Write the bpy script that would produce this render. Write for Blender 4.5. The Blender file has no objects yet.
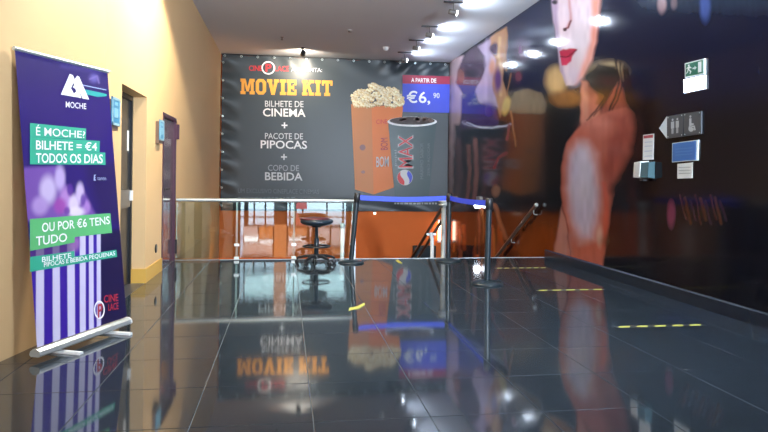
import bpy, math, random
import numpy as np
from mathutils import Vector

random.seed(7)
SC = bpy.context.scene
COL = SC.collection

# ------------------------------------------------------------------ camera
F = 640.0; TH = math.atan(98 / 640.0); ROLL = 0.0124; EYE = 1.234
fw = np.array([math.sin(TH), math.cos(TH), 0.0])
ri = np.array([math.cos(TH), -math.sin(TH), 0.0])
up = np.array([0.0, 0.0, 1.0])
cr = math.cos(ROLL) * ri + math.sin(ROLL) * up
cu_ = -math.sin(ROLL) * ri + math.cos(ROLL) * up
CAMP = np.array([0.0, 0.0, EYE]); PX, PY = 384.0, 176.2
cam = bpy.data.cameras.new('camera')
cam.sensor_fit = 'HORIZONTAL'; cam.sensor_width = 36.0; cam.lens = F / 768 * 36.0
cam.shift_y = (PY - 216.0) / 768.0
cam.clip_start = 0.05; cam.clip_end = 100
camo = bpy.data.objects.new('camera', cam); COL.objects.link(camo)
from mathutils import Matrix
camo.matrix_world = Matrix(((cr[0], cu_[0], -fw[0], 0), (cr[1], cu_[1], -fw[1], 0), (cr[2], cu_[2], -fw[2], EYE), (0, 0, 0, 1)))
SC.camera = camo

# ------------------------------------------------------------------ world, exposure
world = bpy.data.worlds.new('world'); SC.world = world; world.use_nodes = True
world.node_tree.nodes['Background'].inputs[0].default_value = (0.66, 0.84, 1.0, 1)
world.node_tree.nodes['Background'].inputs[1].default_value = 8.0
vs = SC.view_settings
vs.view_transform = 'Standard'; vs.look = 'None'; vs.exposure = 0.0; vs.gamma = 1.0; vs.use_curve_mapping = False

# ------------------------------------------------------------------ plan of the place (metres)
XL, XR, ZC = -1.555, 3.99, 4.09          # left wall, right wall, ceiling
XN, YN, YN0 = -1.86, 4.25, 5.85            # the left wall splays out towards the entrance
YE, YB, YR = 9.5, 15.62, -4.6             # stair edge, back wall, rear wall
D1, D2 = (6.41, 7.515), (8.465, 9.44); DH1, DH2 = 2.087, 2.013   # the two doorways
ZL = -2.21                                # lower level

pl = bpy.data.lights.new('entrance_portal', 'AREA'); pl.shape = 'RECTANGLE'; pl.size = XR - XN - 0.5; pl.size_y = 3.3; pl.cycles.is_portal = True
po = bpy.data.objects.new('entrance_portal', pl); COL.objects.link(po); po.location = ((XR + XN) / 2, YR - 0.31, 1.65); po.rotation_euler = (math.pi / 2, 0, 0)

# lights of the place: (name, location, aim, energy, colour, spot angle, blend, radius)
LAMPS = {
    'left_down': dict(loc=(-0.25, 7.2, 4.0), aim=(-1.15, 7.35, 0), e=820, c=(1.0, 0.90, 0.70), a=126, b=0.22, r=0.06),
    'banner':    dict(loc=(0.34, 14.45, 3.95), aim=(0.30, 15.5, 3.60), e=150, c=(1.0, 0.88, 0.70), a=160, b=0.8, r=0.04),
}

FILL_FLOOD = 4200  # energy of the added fill floodlight
# ------------------------------------------------------------------ helpers
def ray(x, y): return fw + cr * (x - PX) / F - cu_ * (y - PY) / F
def onX(x, y, v): d = ray(x, y); return CAMP + d * ((v - CAMP[0]) / d[0])
def onY(x, y, v): d = ray(x, y); return CAMP + d * ((v - CAMP[1]) / d[1])
def onZ(x, y, v): d = ray(x, y); return CAMP + d * ((v - CAMP[2]) / d[2])
def onP(x, y, p, n):
    d = ray(x, y); return CAMP + d * (np.dot(np.array(p) - CAMP, n) / np.dot(d, n))
def proj(P):
    v = P - CAMP; d = v @ fw
    return PX + F * (v @ cr) / d, PY - F * (v @ cu_) / d

def lin(c):
    out = []
    for v in c[:3]:
        v = v / 255.0
        out.append(v / 12.92 if v <= 0.04045 else ((v + 0.055) / 1.055) ** 2.4)
    return tuple(out) + (1.0,)

def mat(name, col, rough=0.5, metal=0.0, emit=None, es=0.0, spec=0.5, noise=0.0, nscale=8.0, bump=0.0, bscale=30.0, ior=None, coat=0.0, attr=None):
    m = bpy.data.materials.new(name); m.use_nodes = True
    nt = m.node_tree; b = nt.nodes['Principled BSDF']
    c = lin(col) if max(col) > 1.0 else tuple(col[:3]) + (1.0,)
    b.inputs['Base Color'].default_value = c
    b.inputs['Roughness'].default_value = rough; b.inputs['Metallic'].default_value = metal
    b.inputs['Specular IOR Level'].default_value = spec
    if ior: b.inputs['IOR'].default_value = ior
    if coat: b.inputs['Coat Weight'].default_value = coat; b.inputs['Coat Roughness'].default_value = 0.08
    if emit is not None:
        b.inputs['Emission Color'].default_value = lin(emit) if max(emit) > 1.0 else tuple(emit[:3]) + (1.0,)
        b.inputs['Emission Strength'].default_value = es
    tc = nt.nodes.new('ShaderNodeTexCoord')
    if attr:
        a = nt.nodes.new('ShaderNodeVertexColor'); a.layer_name = attr
        nt.links.new(a.outputs['Color'], b.inputs['Base Color'])
    elif noise > 0:
        n = nt.nodes.new('ShaderNodeTexNoise'); n.inputs['Scale'].default_value = nscale; n.inputs['Detail'].default_value = 4
        nt.links.new(tc.outputs['Object'], n.inputs['Vector'])
        mx = nt.nodes.new('ShaderNodeMix'); mx.data_type = 'RGBA'
        mx.inputs['A'].default_value = tuple(v * (1 - noise) for v in c[:3]) + (1,)
        mx.inputs['B'].default_value = tuple(min(1, v * (1 + noise)) for v in c[:3]) + (1,)
        nt.links.new(n.outputs['Fac'], mx.inputs['Factor']); nt.links.new(mx.outputs['Result'], b.inputs['Base Color'])
    if bump > 0:
        n2 = nt.nodes.new('ShaderNodeTexNoise'); n2.inputs['Scale'].default_value = bscale; n2.inputs['Detail'].default_value = 3
        nt.links.new(tc.outputs['Object'], n2.inputs['Vector'])
        bp = nt.nodes.new('ShaderNodeBump'); bp.inputs['Strength'].default_value = bump; bp.inputs['Distance'].default_value = 0.02
        nt.links.new(n2.outputs['Fac'], bp.inputs['Height']); nt.links.new(bp.outputs['Normal'], b.inputs['Normal'])
    return m

def glass_mat(name, tint=(0.86, 0.95, 0.94), ior=1.9):
    m = bpy.data.materials.new(name); m.use_nodes = True
    nt = m.node_tree; nt.nodes.remove(nt.nodes['Principled BSDF'])
    o = nt.nodes['Material Output']
    tr = nt.nodes.new('ShaderNodeBsdfTransparent'); tr.inputs[0].default_value = tint + (1,)
    gl = nt.nodes.new('ShaderNodeBsdfGlossy'); gl.inputs['Roughness'].default_value = 0.0
    fr = nt.nodes.new('ShaderNodeFresnel'); fr.inputs['IOR'].default_value = ior
    mx = nt.nodes.new('ShaderNodeMixShader')
    nt.links.new(fr.outputs[0], mx.inputs[0]); nt.links.new(tr.outputs[0], mx.inputs[1]); nt.links.new(gl.outputs[0], mx.inputs[2])
    nt.links.new(mx.outputs[0], o.inputs[0])
    return m

class MB:
    """collects shapes in world coordinates and links them as one mesh"""
    def __init__(s): s.v = []; s.f = []; s.sm = []
    def add(s, vs_, fs, smooth=False):
        o = len(s.v); s.v += [tuple(map(float, p)) for p in vs_]
        for f in fs: s.f.append([i + o for i in f]); s.sm.append(smooth)
        return s
    def box(s, x0, x1, y0, y1, z0, z1):
        return s.add([(x0, y0, z0), (x1, y0, z0), (x1, y1, z0), (x0, y1, z0), (x0, y0, z1), (x1, y0, z1), (x1, y1, z1), (x0, y1, z1)],
                     [(0, 3, 2, 1), (4, 5, 6, 7), (0, 1, 5, 4), (1, 2, 6, 5), (2, 3, 7, 6), (3, 0, 4, 7)])
    def cbox(s, x0, x1, y0, y1, z0, z1, c=0.01):
        """box with its four edges along z and the top rim chamfered"""
        def ring(d, z): return [(x0 + c, y0 + d, z), (x1 - c, y0 + d, z), (x1 - d, y0 + c, z), (x1 - d, y1 - c, z), (x1 - c, y1 - d, z), (x0 + c, y1 - d, z), (x0 + d, y1 - c, z), (x0 + d, y0 + c, z)]
        r = ring(0, z0) + ring(0, z1 - c) + [((x0 + x1) / 2 + (p[0] - (x0 + x1) / 2) * (1 - 2 * c / max(x1 - x0, 1e-3)), (y0 + y1) / 2 + (p[1] - (y0 + y1) / 2) * (1 - 2 * c / max(y1 - y0, 1e-3)), z1) for p in ring(0, z1)]
        fs = [tuple(range(7, -1, -1)), tuple(range(16, 24))]
        for k in (0, 8):
            for i in range(8): fs.append((k + i, k + (i + 1) % 8, k + 8 + (i + 1) % 8, k + 8 + i))
        return s.add(r, fs)
    def hull(s, a, b):
        n = len(a); fs = [tuple(range(n - 1, -1, -1)), tuple(range(n, 2 * n))]
        for i in range(n): fs.append((i, (i + 1) % n, n + (i + 1) % n, n + i))
        return s.add(list(a) + list(b), fs)
    def tube(s, pts, r, n=10, cap=True):
        pts = [Vector(p) for p in pts]; rr = r if isinstance(r, (list, tuple)) else [r] * len(pts)
        vs_, fs = [], []; prev = None
        for i, p in enumerate(pts):
            if i == 0: t = pts[1] - p
            elif i == len(pts) - 1: t = p - pts[i - 1]
            else: t = (pts[i + 1] - p).normalized() + (p - pts[i - 1]).normalized()
            t.normalize()
            if prev is None:
                a = Vector((0, 0, 1)) if abs(t.z) < 0.9 else Vector((1, 0, 0)); u = t.cross(a).normalized()
            else:
                u = (prev - t * prev.dot(t)).normalized()
            prev = u; w = t.cross(u)
            for k in range(n):
                g = 2 * math.pi * k / n; vs_.append(p + (u * math.cos(g) + w * math.sin(g)) * rr[i])
        for i in range(len(pts) - 1):
            for k in range(n): fs.append((i * n + k, i * n + (k + 1) % n, (i + 1) * n + (k + 1) % n, (i + 1) * n + k))
        s.add(vs_, fs, True)
        if cap:
            s.add(vs_[:n], [tuple(range(n - 1, -1, -1))]); s.add(vs_[-n:], [tuple(range(n))])
        return s
    def lathe(s, prof, c, n=24, axis=(0, 0, 1)):
        ax = Vector(axis).normalized(); a = Vector((0, 0, 1)) if abs(ax.z) < 0.9 else Vector((1, 0, 0))
        u = ax.cross(a).normalized(); w = ax.cross(u); c = Vector(c); vs_, fs = [], []
        for (r, h) in prof:
            for k in range(n):
                g = 2 * math.pi * k / n; vs_.append(c + ax * h + (u * math.cos(g) + w * math.sin(g)) * max(r, 1e-4))
        for i in range(len(prof) - 1):
            for k in range(n): fs.append((i * n + k, i * n + (k + 1) % n, (i + 1) * n + (k + 1) % n, (i + 1) * n + k))
        fs.append(tuple(range(n - 1, -1, -1))); fs.append(tuple(range((len(prof) - 1) * n, len(prof) * n)))
        return s.add(vs_, fs, True)
    def torus(s, c, R, r, n=28, m=8, axis=(0, 0, 1)):
        ax = Vector(axis).normalized(); a = Vector((0, 0, 1)) if abs(ax.z) < 0.9 else Vector((1, 0, 0))
        u = ax.cross(a).normalized(); w = ax.cross(u); c = Vector(c); vs_, fs = [], []
        for i in range(n):
            g = 2 * math.pi * i / n; d = u * math.cos(g) + w * math.sin(g)
            for k in range(m):
                h = 2 * math.pi * k / m; vs_.append(c + d * (R + r * math.cos(h)) + ax * (r * math.sin(h)))
        for i in range(n):
            for k in range(m): fs.append((i * m + k, ((i + 1) % n) * m + k, ((i + 1) % n) * m + (k + 1) % m, i * m + (k + 1) % m))
        return s.add(vs_, fs, True)
    def build(s, name, material, parent=None, label=None, cat=None, group=None, kind=None, origin=None):
        if parent is not None: org = Vector(parent.get('_o', (0, 0, 0)))
        elif origin is not None: org = Vector(origin)
        else:
            a = np.array(s.v); org = Vector(((a[:, 0].min() + a[:, 0].max()) / 2, (a[:, 1].min() + a[:, 1].max()) / 2, a[:, 2].min()))
        me = bpy.data.meshes.new(name)
        me.from_pydata([(v[0] - org.x, v[1] - org.y, v[2] - org.z) for v in s.v], [], s.f)
        me.polygons.foreach_set('use_smooth', s.sm); me.materials.append(material); me.update()
        ob = bpy.data.objects.new(name, me); COL.objects.link(ob)
        ob['_o'] = tuple(org)
        if parent is not None: ob.parent = parent; ob.location = (0, 0, 0)
        else: ob.location = org
        if label: ob['label'] = label
        if cat: ob['category'] = cat
        if group: ob['group'] = group
        if kind: ob['kind'] = kind
        return ob

def thing(name, loc, label, cat=None, group=None, kind=None):
    o = bpy.data.objects.new(name, None); COL.objects.link(o); o.location = loc; o['_o'] = tuple(map(float, loc))
    o.empty_display_size = 0.1
    o['label'] = label
    if cat: o['category'] = cat
    if group: o['group'] = group
    if kind: o['kind'] = kind
    return o

def copy_tree(o, delta, label=None, parent=None):
    c = o.copy(); COL.objects.link(c); c.parent = parent
    if parent is None: c.location = Vector(o.location) + Vector(delta)
    if label: c['label'] = label
    for ch in list(o.children): copy_tree(ch, delta, None, c)
    return c

_txt = {}
def text_geo(body, bold=0.0, res=3):
    k = (body, bold)
    if k not in _txt:
        cu = bpy.data.curves.new('t', 'FONT'); cu.body = body; cu.offset = bold; cu.resolution_u = res
        ob = bpy.data.objects.new('t', cu); COL.objects.link(ob)
        dg = bpy.context.evaluated_depsgraph_get(); me = bpy.data.meshes.new_from_object(ob.evaluated_get(dg))
        v = np.array([tuple(p.co)[:2] for p in me.vertices]); fs = [tuple(p.vertices) for p in me.polygons]
        bpy.data.objects.remove(ob); bpy.data.curves.remove(cu); bpy.data.meshes.remove(me)
        v = (v - v.min(0)) / (v.max(0) - v.min(0)); _txt[k] = (v, fs)
    return _txt[k]

def quad_map(q, uv):
    """q: pixel corners bottom-left, bottom-right, top-right, top-left"""
    q = np.array(q, float); u, v = uv[:, :1], uv[:, 1:]
    return q[0] * (1 - u) * (1 - v) + q[1] * u * (1 - v) + q[2] * u * v + q[3] * (1 - u) * v

# ------------------------------------------------------------------ materials
M = {}
M['tile'] = mat('floor_tile', (0.022, 0.032, 0.044), rough=0.055, spec=0.5, ior=1.85, noise=0.25, nscale=3.0, bump=0.012, bscale=2.5)
M['grout'] = mat('grout', (120, 132, 140), rough=0.8)
M['wall'] = mat('tan_paint', (0.66, 0.44, 0.225), rough=0.55, spec=0.3, noise=0.04, nscale=1.5)
M['wall_base'] = mat('yellow_skirting', (0.62, 0.36, 0.07), rough=0.5)
M['orange'] = mat('orange_paint', (0.78, 0.16, 0.018), rough=0.7, noise=0.06, nscale=2.0)
M['ceil'] = mat('ceiling_paint', (0.58, 0.60, 0.64), rough=0.8, noise=0.03, nscale=1.0)
M['dark'] = mat('dark_plaster', (0.05, 0.05, 0.055), rough=0.6)
M['navy'] = mat('navy_skirting', (0.012, 0.02, 0.035), rough=0.25)
M['black'] = mat('black_plastic', (0.012, 0.013, 0.016), rough=0.4)
M['post'] = mat('stanchion_black', (0.010, 0.020, 0.028), rough=0.3)
M['steel'] = mat('brushed_steel', (0.78, 0.88, 0.90), rough=0.3, metal=0.8)
M['satin'] = mat('satin_aluminium', (0.55, 0.62, 0.66), rough=0.35, metal=0.7)
M['white'] = mat('white_plastic', (0.75, 0.77, 0.78), rough=0.4)
M['glass'] = glass_mat('clear_glass')
M['edge'] = mat('glass_edge', (0.45, 0.75, 0.72), rough=0.15)
M['belt'] = mat('blue_belt', (0.03, 0.07, 0.75), rough=0.6)
M['step'] = mat('step_stone', (0.06, 0.06, 0.07), rough=0.3)
M['rail_wood'] = mat('bronze_rail', (0.20, 0.14, 0.11), rough=0.35, metal=0.5)

# ------------------------------------------------------------------ the shell
def structure(name, mb, m, label): return mb.build(name, m, kind='structure', label=label, origin=(0, 0, 0))

fl = structure('floor', MB().box(XN, XR, YR, YN0, -0.25, -0.004).box(XL, XR, YN0, YE - 0.03, -0.25, -0.004), M['grout'], 'glossy dark tiled floor with thin pale joints')
TX0, TY0, TS, GAP = 0.150, 3.215, 0.6, 0.0035
tile_cache = {}
def tile(x0, x1, y0, y1):
    k = (round(x1 - x0, 3), round(y1 - y0, 3))
    if k not in tile_cache:
        w, d = (x1 - x0) / 2, (y1 - y0) / 2; c = 0.002
        a = [(-w, -d, -0.004), (w, -d, -0.004), (w, d, -0.004), (-w, d, -0.004)]
        b = [(-w, -d, -0.001), (w, -d, -0.001), (w, d, -0.001), (-w, d, -0.001)]
        t = [(-w + c, -d + c, 0), (w - c, -d + c, 0), (w - c, d - c, 0), (-w + c, d - c, 0)]
        me = bpy.data.meshes.new('tile')
        fs = [(8, 9, 10, 11)]
        for i in range(4): fs += [(i, (i + 1) % 4, 4 + (i + 1) % 4, 4 + i), (4 + i, 4 + (i + 1) % 4, 8 + (i + 1) % 4, 8 + i)]
        me.from_pydata(a + b + t, [], fs); me.materials.append(M['tile']); tile_cache[k] = me
    o = bpy.data.objects.new('tile', tile_cache[k]); COL.objects.link(o); o.parent = fl
    o.location = ((x0 + x1) / 2, (y0 + y1) / 2, 0)
for i in range(-5, 8):
    for j in range(-20, 12):
        x0, x1 = TX0 + i * TS + GAP / 2, TX0 + (i + 1) * TS - GAP / 2
        y0, y1 = TY0 + j * TS + GAP / 2, TY0 + (j + 1) * TS - GAP / 2
        lx = XL if y0 > YN0 else XN
        x0, x1 = max(x0, lx), min(x1, XR); y0, y1 = max(y0, YR), min(y1, YE - 0.04)
        if x1 - x0 > 0.02 and y1 - y0 > 0.02: tile(x0, x1, y0, y1)
structure('trim_1', MB().box(XL, XR, YE - 0.04, YE, -0.25, 0.004), M['satin'], 'pale metal nosing along the floor edge at the stairwell')
structure('trim_2', MB().box(XL - 0.23, XL, D1[0], D1[1], -0.25, 0.0), M['step'], 'dark threshold slab in the deep door recess')
structure('trim_3', MB().box(XL - 0.10, XL, D2[0], D2[1], -0.25, 0.0), M['step'], 'dark threshold slab under the plum door')
structure('wall_stairwell', MB().box(XL, XR, YE - 0.12, YE - 0.02, ZL, -0.25), M['dark'], 'dark wall under the floor edge')
structure('ceiling', MB().box(XN - 0.3, XR + 0.3, YR, YB + 0.3, ZC, ZC + 0.25), M['ceil'], 'plain grey-white ceiling over the hall')

w = MB()
w.box(XN - 0.3, XN, YR, YN, -0.25, ZC)
w.hull([(XN - 0.3, YN, -0.25), (XN, YN, -0.25), (XL, YN0, -0.25), (XL, D1[0], -0.25), (XN - 0.3, D1[0], -0.25)], [(XN - 0.3, YN, ZC), (XN, YN, ZC), (XL, YN0, ZC), (XL, D1[0], ZC), (XN - 0.3, D1[0], ZC)])
w.box(XN - 0.3, XL, D1[0], D1[1], DH1, ZC); w.box(XN - 0.3, XL - 0.23, D1[0], D1[1], -0.25, DH1)
w.box(XN - 0.3, XL, D1[1], D2[0], -0.25, ZC)
w.box(XN - 0.3, XL, D2[0], D2[1], DH2, ZC); w.box(XN - 0.3, XL - 0.10, D2[0], D2[1], -0.25, DH2)
w.box(XN - 0.3, XL, D2[1], YB + 0.3, ZL, ZC)
structure('wall_left', w, M['wall'], 'tan orange painted wall with two dark doors')
structure('wall_right', MB().box(XR, XR + 0.3, YR, YB + 0.3, ZL, ZC), M['dark'], 'dark wall behind the printed film mural')
structure('wall_back', MB().box(XL, XR, YB, YB + 0.3, ZL, ZC), M['orange'], 'orange wall beyond the stairwell')
structure('wall_rear', MB().box(XN, XR, YR - 0.3, YR, 3.3, ZC).box(XN, XN + 0.25, YR - 0.3, YR, -0.25, 3.3).box(XR - 0.25, XR, YR - 0.3, YR, -0.25, 3.3), M['dark'], 'dark frame of the wide open entrance letting in daylight')
structure('floor_lower', MB().box(XL, XR, YE - 0.12, YB, ZL - 0.2, ZL), M['step'], 'dark floor of the lower landing')
wn = thing('window_1', (1.1, YR - 0.15, 0), 'dark framed glazed screen across the open entrance', kind='structure')
for x in (-1.45, -1.12, -0.72, 0.16, 0.62, 1.5, 2.1, 2.9): MB().box(x - 0.03, x + 0.03, YR - 0.18, YR - 0.12, 0, 3.3).build('mullion', M['black'], wn)
for z in (0.30, 1.05, 2.2): MB().box(XN + 0.25, XR - 0.25, YR - 0.175, YR - 0.125, z - 0.03, z + 0.03).build('transom', M['black'], wn)
b = MB().box(XL, XL + 0.012, D1[1] - 0.0, D2[0], 0, 0.16)
b.box(XL - 0.155, XL + 0.012, D1[1] - 0.012, D1[1], 0, 0.16)
structure('baseboard_left', b, M['wall_base'], 'yellow skirting around the pier between the doors')
b = MB().hull([(XR, YR, 0), (XR - 0.025, YR, 0), (XR - 0.025, YR, 0.12), (XR - 0.012, YR, 0.132), (XR, YR, 0.132)],
              [(XR, YE - 0.1, 0), (XR - 0.025, YE - 0.1, 0), (XR - 0.025, YE - 0.1, 0.12), (XR - 0.012, YE - 0.1, 0.132), (XR, YE - 0.1, 0.132)])
structure('baseboard_right', b, M['navy'], 'dark navy skirting under the film mural')

# doors
M['door1'] = mat('black_door', (0.012, 0.016, 0.022), rough=0.3)
M['door2'] = mat('plum_door', (0.075, 0.04, 0.055), rough=0.12, spec=0.8)
M['door2f'] = mat('plum_frame', (0.045, 0.015, 0.035), rough=0.3)
d = thing('door_1', (XL - 0.15, (D1[0] + D1[1]) / 2, 0), 'dark door set back in a deep tan recess', kind='structure')
MB().box(XL - 0.215, XL - 0.17, D1[0] + 0.05, D1[1] - 0.04, 0.005, DH1 - 0.05).build('door_leaf', M['door1'], d)
fr = MB().box(XL - 0.23, XL - 0.145, D1[0], D1[0] + 0.05, 0, DH1).box(XL - 0.23, XL - 0.145, D1[1] - 0.04, D1[1], 0, DH1).box(XL - 0.23, XL - 0.145, D1[0] + 0.05, D1[1] - 0.04, DH1 - 0.05, DH1)
fr.build('door_frame', M['black'], d)
M['grey'] = mat('grey_metal', (0.16, 0.15, 0.14), rough=0.4, metal=0.3)
MB().box(XL - 0.17, XL - 0.145, D1[1] - 0.52, D1[1] - 0.09, 0.86, 1.05).build('push_plate', M['grey'], d)
MB().box(XL - 0.145, XL - 0.125, D1[1] - 0.12, D1[1] - 0.05, 0.93, 1.04).build('latch', M['white'], d)
MB().box(XL - 0.17, XL - 0.166, D1[1] - 0.16, D1[1] - 0.10, 1.48, 1.70).build('sticker', M['white'], d)
d = thing('door_2', (XL - 0.04, (D2[0] + D2[1]) / 2, 0), 'glossy plum-coloured flush door beside the glass railing', kind='structure')
MB().box(XL - 0.07, XL - 0.025, D2[0] + 0.045, D2[1] - 0.045, 0.005, DH2 - 0.045).build('door_leaf', M['door2'], d)
MB().box(XL - 0.10, XL + 0.01, D2[0], D2[0] + 0.045, 0, DH2).box(XL - 0.10, XL + 0.01, D2[1] - 0.045, D2[1], 0, DH2).box(XL - 0.10, XL + 0.01, D2[0] + 0.045, D2[1] - 0.045, DH2 - 0.045, DH2).build('door_frame', M['door2f'], d)
MB().tube([(XL - 0.025, 8.60, 1.03), (XL + 0.03, 8.60, 1.03), (XL + 0.035, 8.62, 1.03), (XL + 0.035, 8.78, 1.03)], 0.011, 8).build('door_handle', M['black'], d)
MB().box(XL - 0.025, XL - 0.018, 8.57, 8.63, 0.94, 1.10).build('handle_plate', M['grey'], d)
MB().box(XL + 0.01, XL + 0.05, 9.405, 9.44, 1.72, 1.93).build('door_closer', M['door2f'], d)
MB().box(XL + 0.01, XL + 0.035, 9.40, 9.44, 0.10, 0.30).build('floor_bolt', M['black'], d)

# staircase going down
st = thing('stair_flight', (2.5, YE, ZL), 'dark steps descending from the floor edge', kind='structure')
NS = 13; RISE = -ZL / NS; TREAD = 0.295
for k in range(1, NS):
    MB().box(1.02, XR, YE + (k - 1) * TREAD - 0.02, YE + k * TREAD, ZL, -k * RISE).build('step', M['step'], st)

# ------------------------------------------------------------------ the film mural on the right wall
def polysd(x, y, pts):
    """signed distance to polygon, negative inside"""
    pts = np.array(pts, float); n = len(pts); d = np.full(x.shape, 1e9); ins = np.zeros(x.shape, bool)
    for i in range(n):
        a, b_ = pts[i], pts[(i + 1) % n]; e = b_ - a; wx, wy = x - a[0], y - a[1]
        t = np.clip((wx * e[0] + wy * e[1]) / max(e @ e, 1e-9), 0, 1)
        d = np.minimum(d, (wx - e[0] * t) ** 2 + (wy - e[1] * t) ** 2)
        c = ((a[1] <= y) & (b_[1] > y)) | ((b_[1] <= y) & (a[1] > y))
        with np.errstate(divide='ignore', invalid='ignore'):
            xi = a[0] + (y - a[1]) / (e[1] if e[1] else 1e-9) * e[0]
        ins ^= c & (x < xi)
    d = np.sqrt(d); return np.where(ins, -d, d)
def sstep(v): v = np.clip(v, 0, 1); return v * v * (3 - 2 * v)
class Paint:
    def __init__(s, x, y, base):
        s.x, s.y = x, y; s.c = np.zeros(x.shape + (3,)); s.c[:] = lin(base)[:3]
    def mask(s, a, col, alpha=1.0):
        a = (a * alpha)[..., None]; s.c = s.c * (1 - a) + np.array(lin(col)[:3]) * a
    def poly(s, pts, col, soft=1.5, alpha=1.0): s.mask(sstep(0.5 - polysd(s.x, s.y, pts) / (2 * soft)), col, alpha)
    def ell(s, cx, cy, rx, ry, col, soft=0.3, alpha=1.0, ang=0):
        c_, s_ = math.cos(ang), math.sin(ang); dx, dy = s.x - cx, s.y - cy
        q = np.hypot((dx * c_ + dy * s_) / rx, (-dx * s_ + dy * c_) / ry); s.mask(sstep(0.5 - (q - 1) / (2 * soft)), col, alpha)
    def line(s, pts, wd, col, soft=0.8, alpha=1.0):
        d = np.full(s.x.shape, 1e9); pts = np.array(pts, float)
        for a, b_ in zip(pts[:-1], pts[1:]):
            e = b_ - a; t = np.clip(((s.x - a[0]) * e[0] + (s.y - a[1]) * e[1]) / max(e @ e, 1e-9), 0, 1)
            d = np.minimum(d, np.hypot(s.x - a[0] - e[0] * t, s.y - a[1] - e[1] * t))
        s.mask(sstep(0.5 - (d - wd / 2) / (2 * soft)), col, alpha)

def vnoise(x, y, seed):
    r = np.random.RandomState(seed); g = r.rand(64, 64)
    xi, yi = np.floor(x).astype(int), np.floor(y).astype(int); fx, fy = x - xi, y - yi; fx = fx * fx * (3 - 2 * fx); fy = fy * fy * (3 - 2 * fy)
    G = lambda a, b_: g[a % 64, b_ % 64]
    return (G(xi, yi) * (1 - fx) + G(xi + 1, yi) * fx) * (1 - fy) + (G(xi, yi + 1) * (1 - fx) + G(xi + 1, yi + 1) * fx) * fy

def colour_sheet(name, P, cols, rows, col, material, parent, kind=None):
    me = bpy.data.meshes.new(name); n = cols * rows
    idx = np.arange(n).reshape(rows, cols)
    q = np.stack([idx[:-1, :-1], idx[:-1, 1:], idx[1:, 1:], idx[1:, :-1]], -1).reshape(-1, 4)
    org = np.array(parent.get('_o'))
    me.from_pydata((P.reshape(-1, 3) - org).tolist(), [], q.tolist())
    a = me.color_attributes.new('print', 'FLOAT_COLOR', 'POINT')
    buf = np.ones((n, 4), np.float32); buf[:, :3] = col.reshape(-1, 3); a.data.foreach_set('color', buf.ravel())
    me.polygons.foreach_set('use_smooth', [True] * len(q)); me.materials.append(material); me.update()
    ob = bpy.data.objects.new(name, me); COL.objects.link(ob); ob.parent = parent
    return ob

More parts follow.
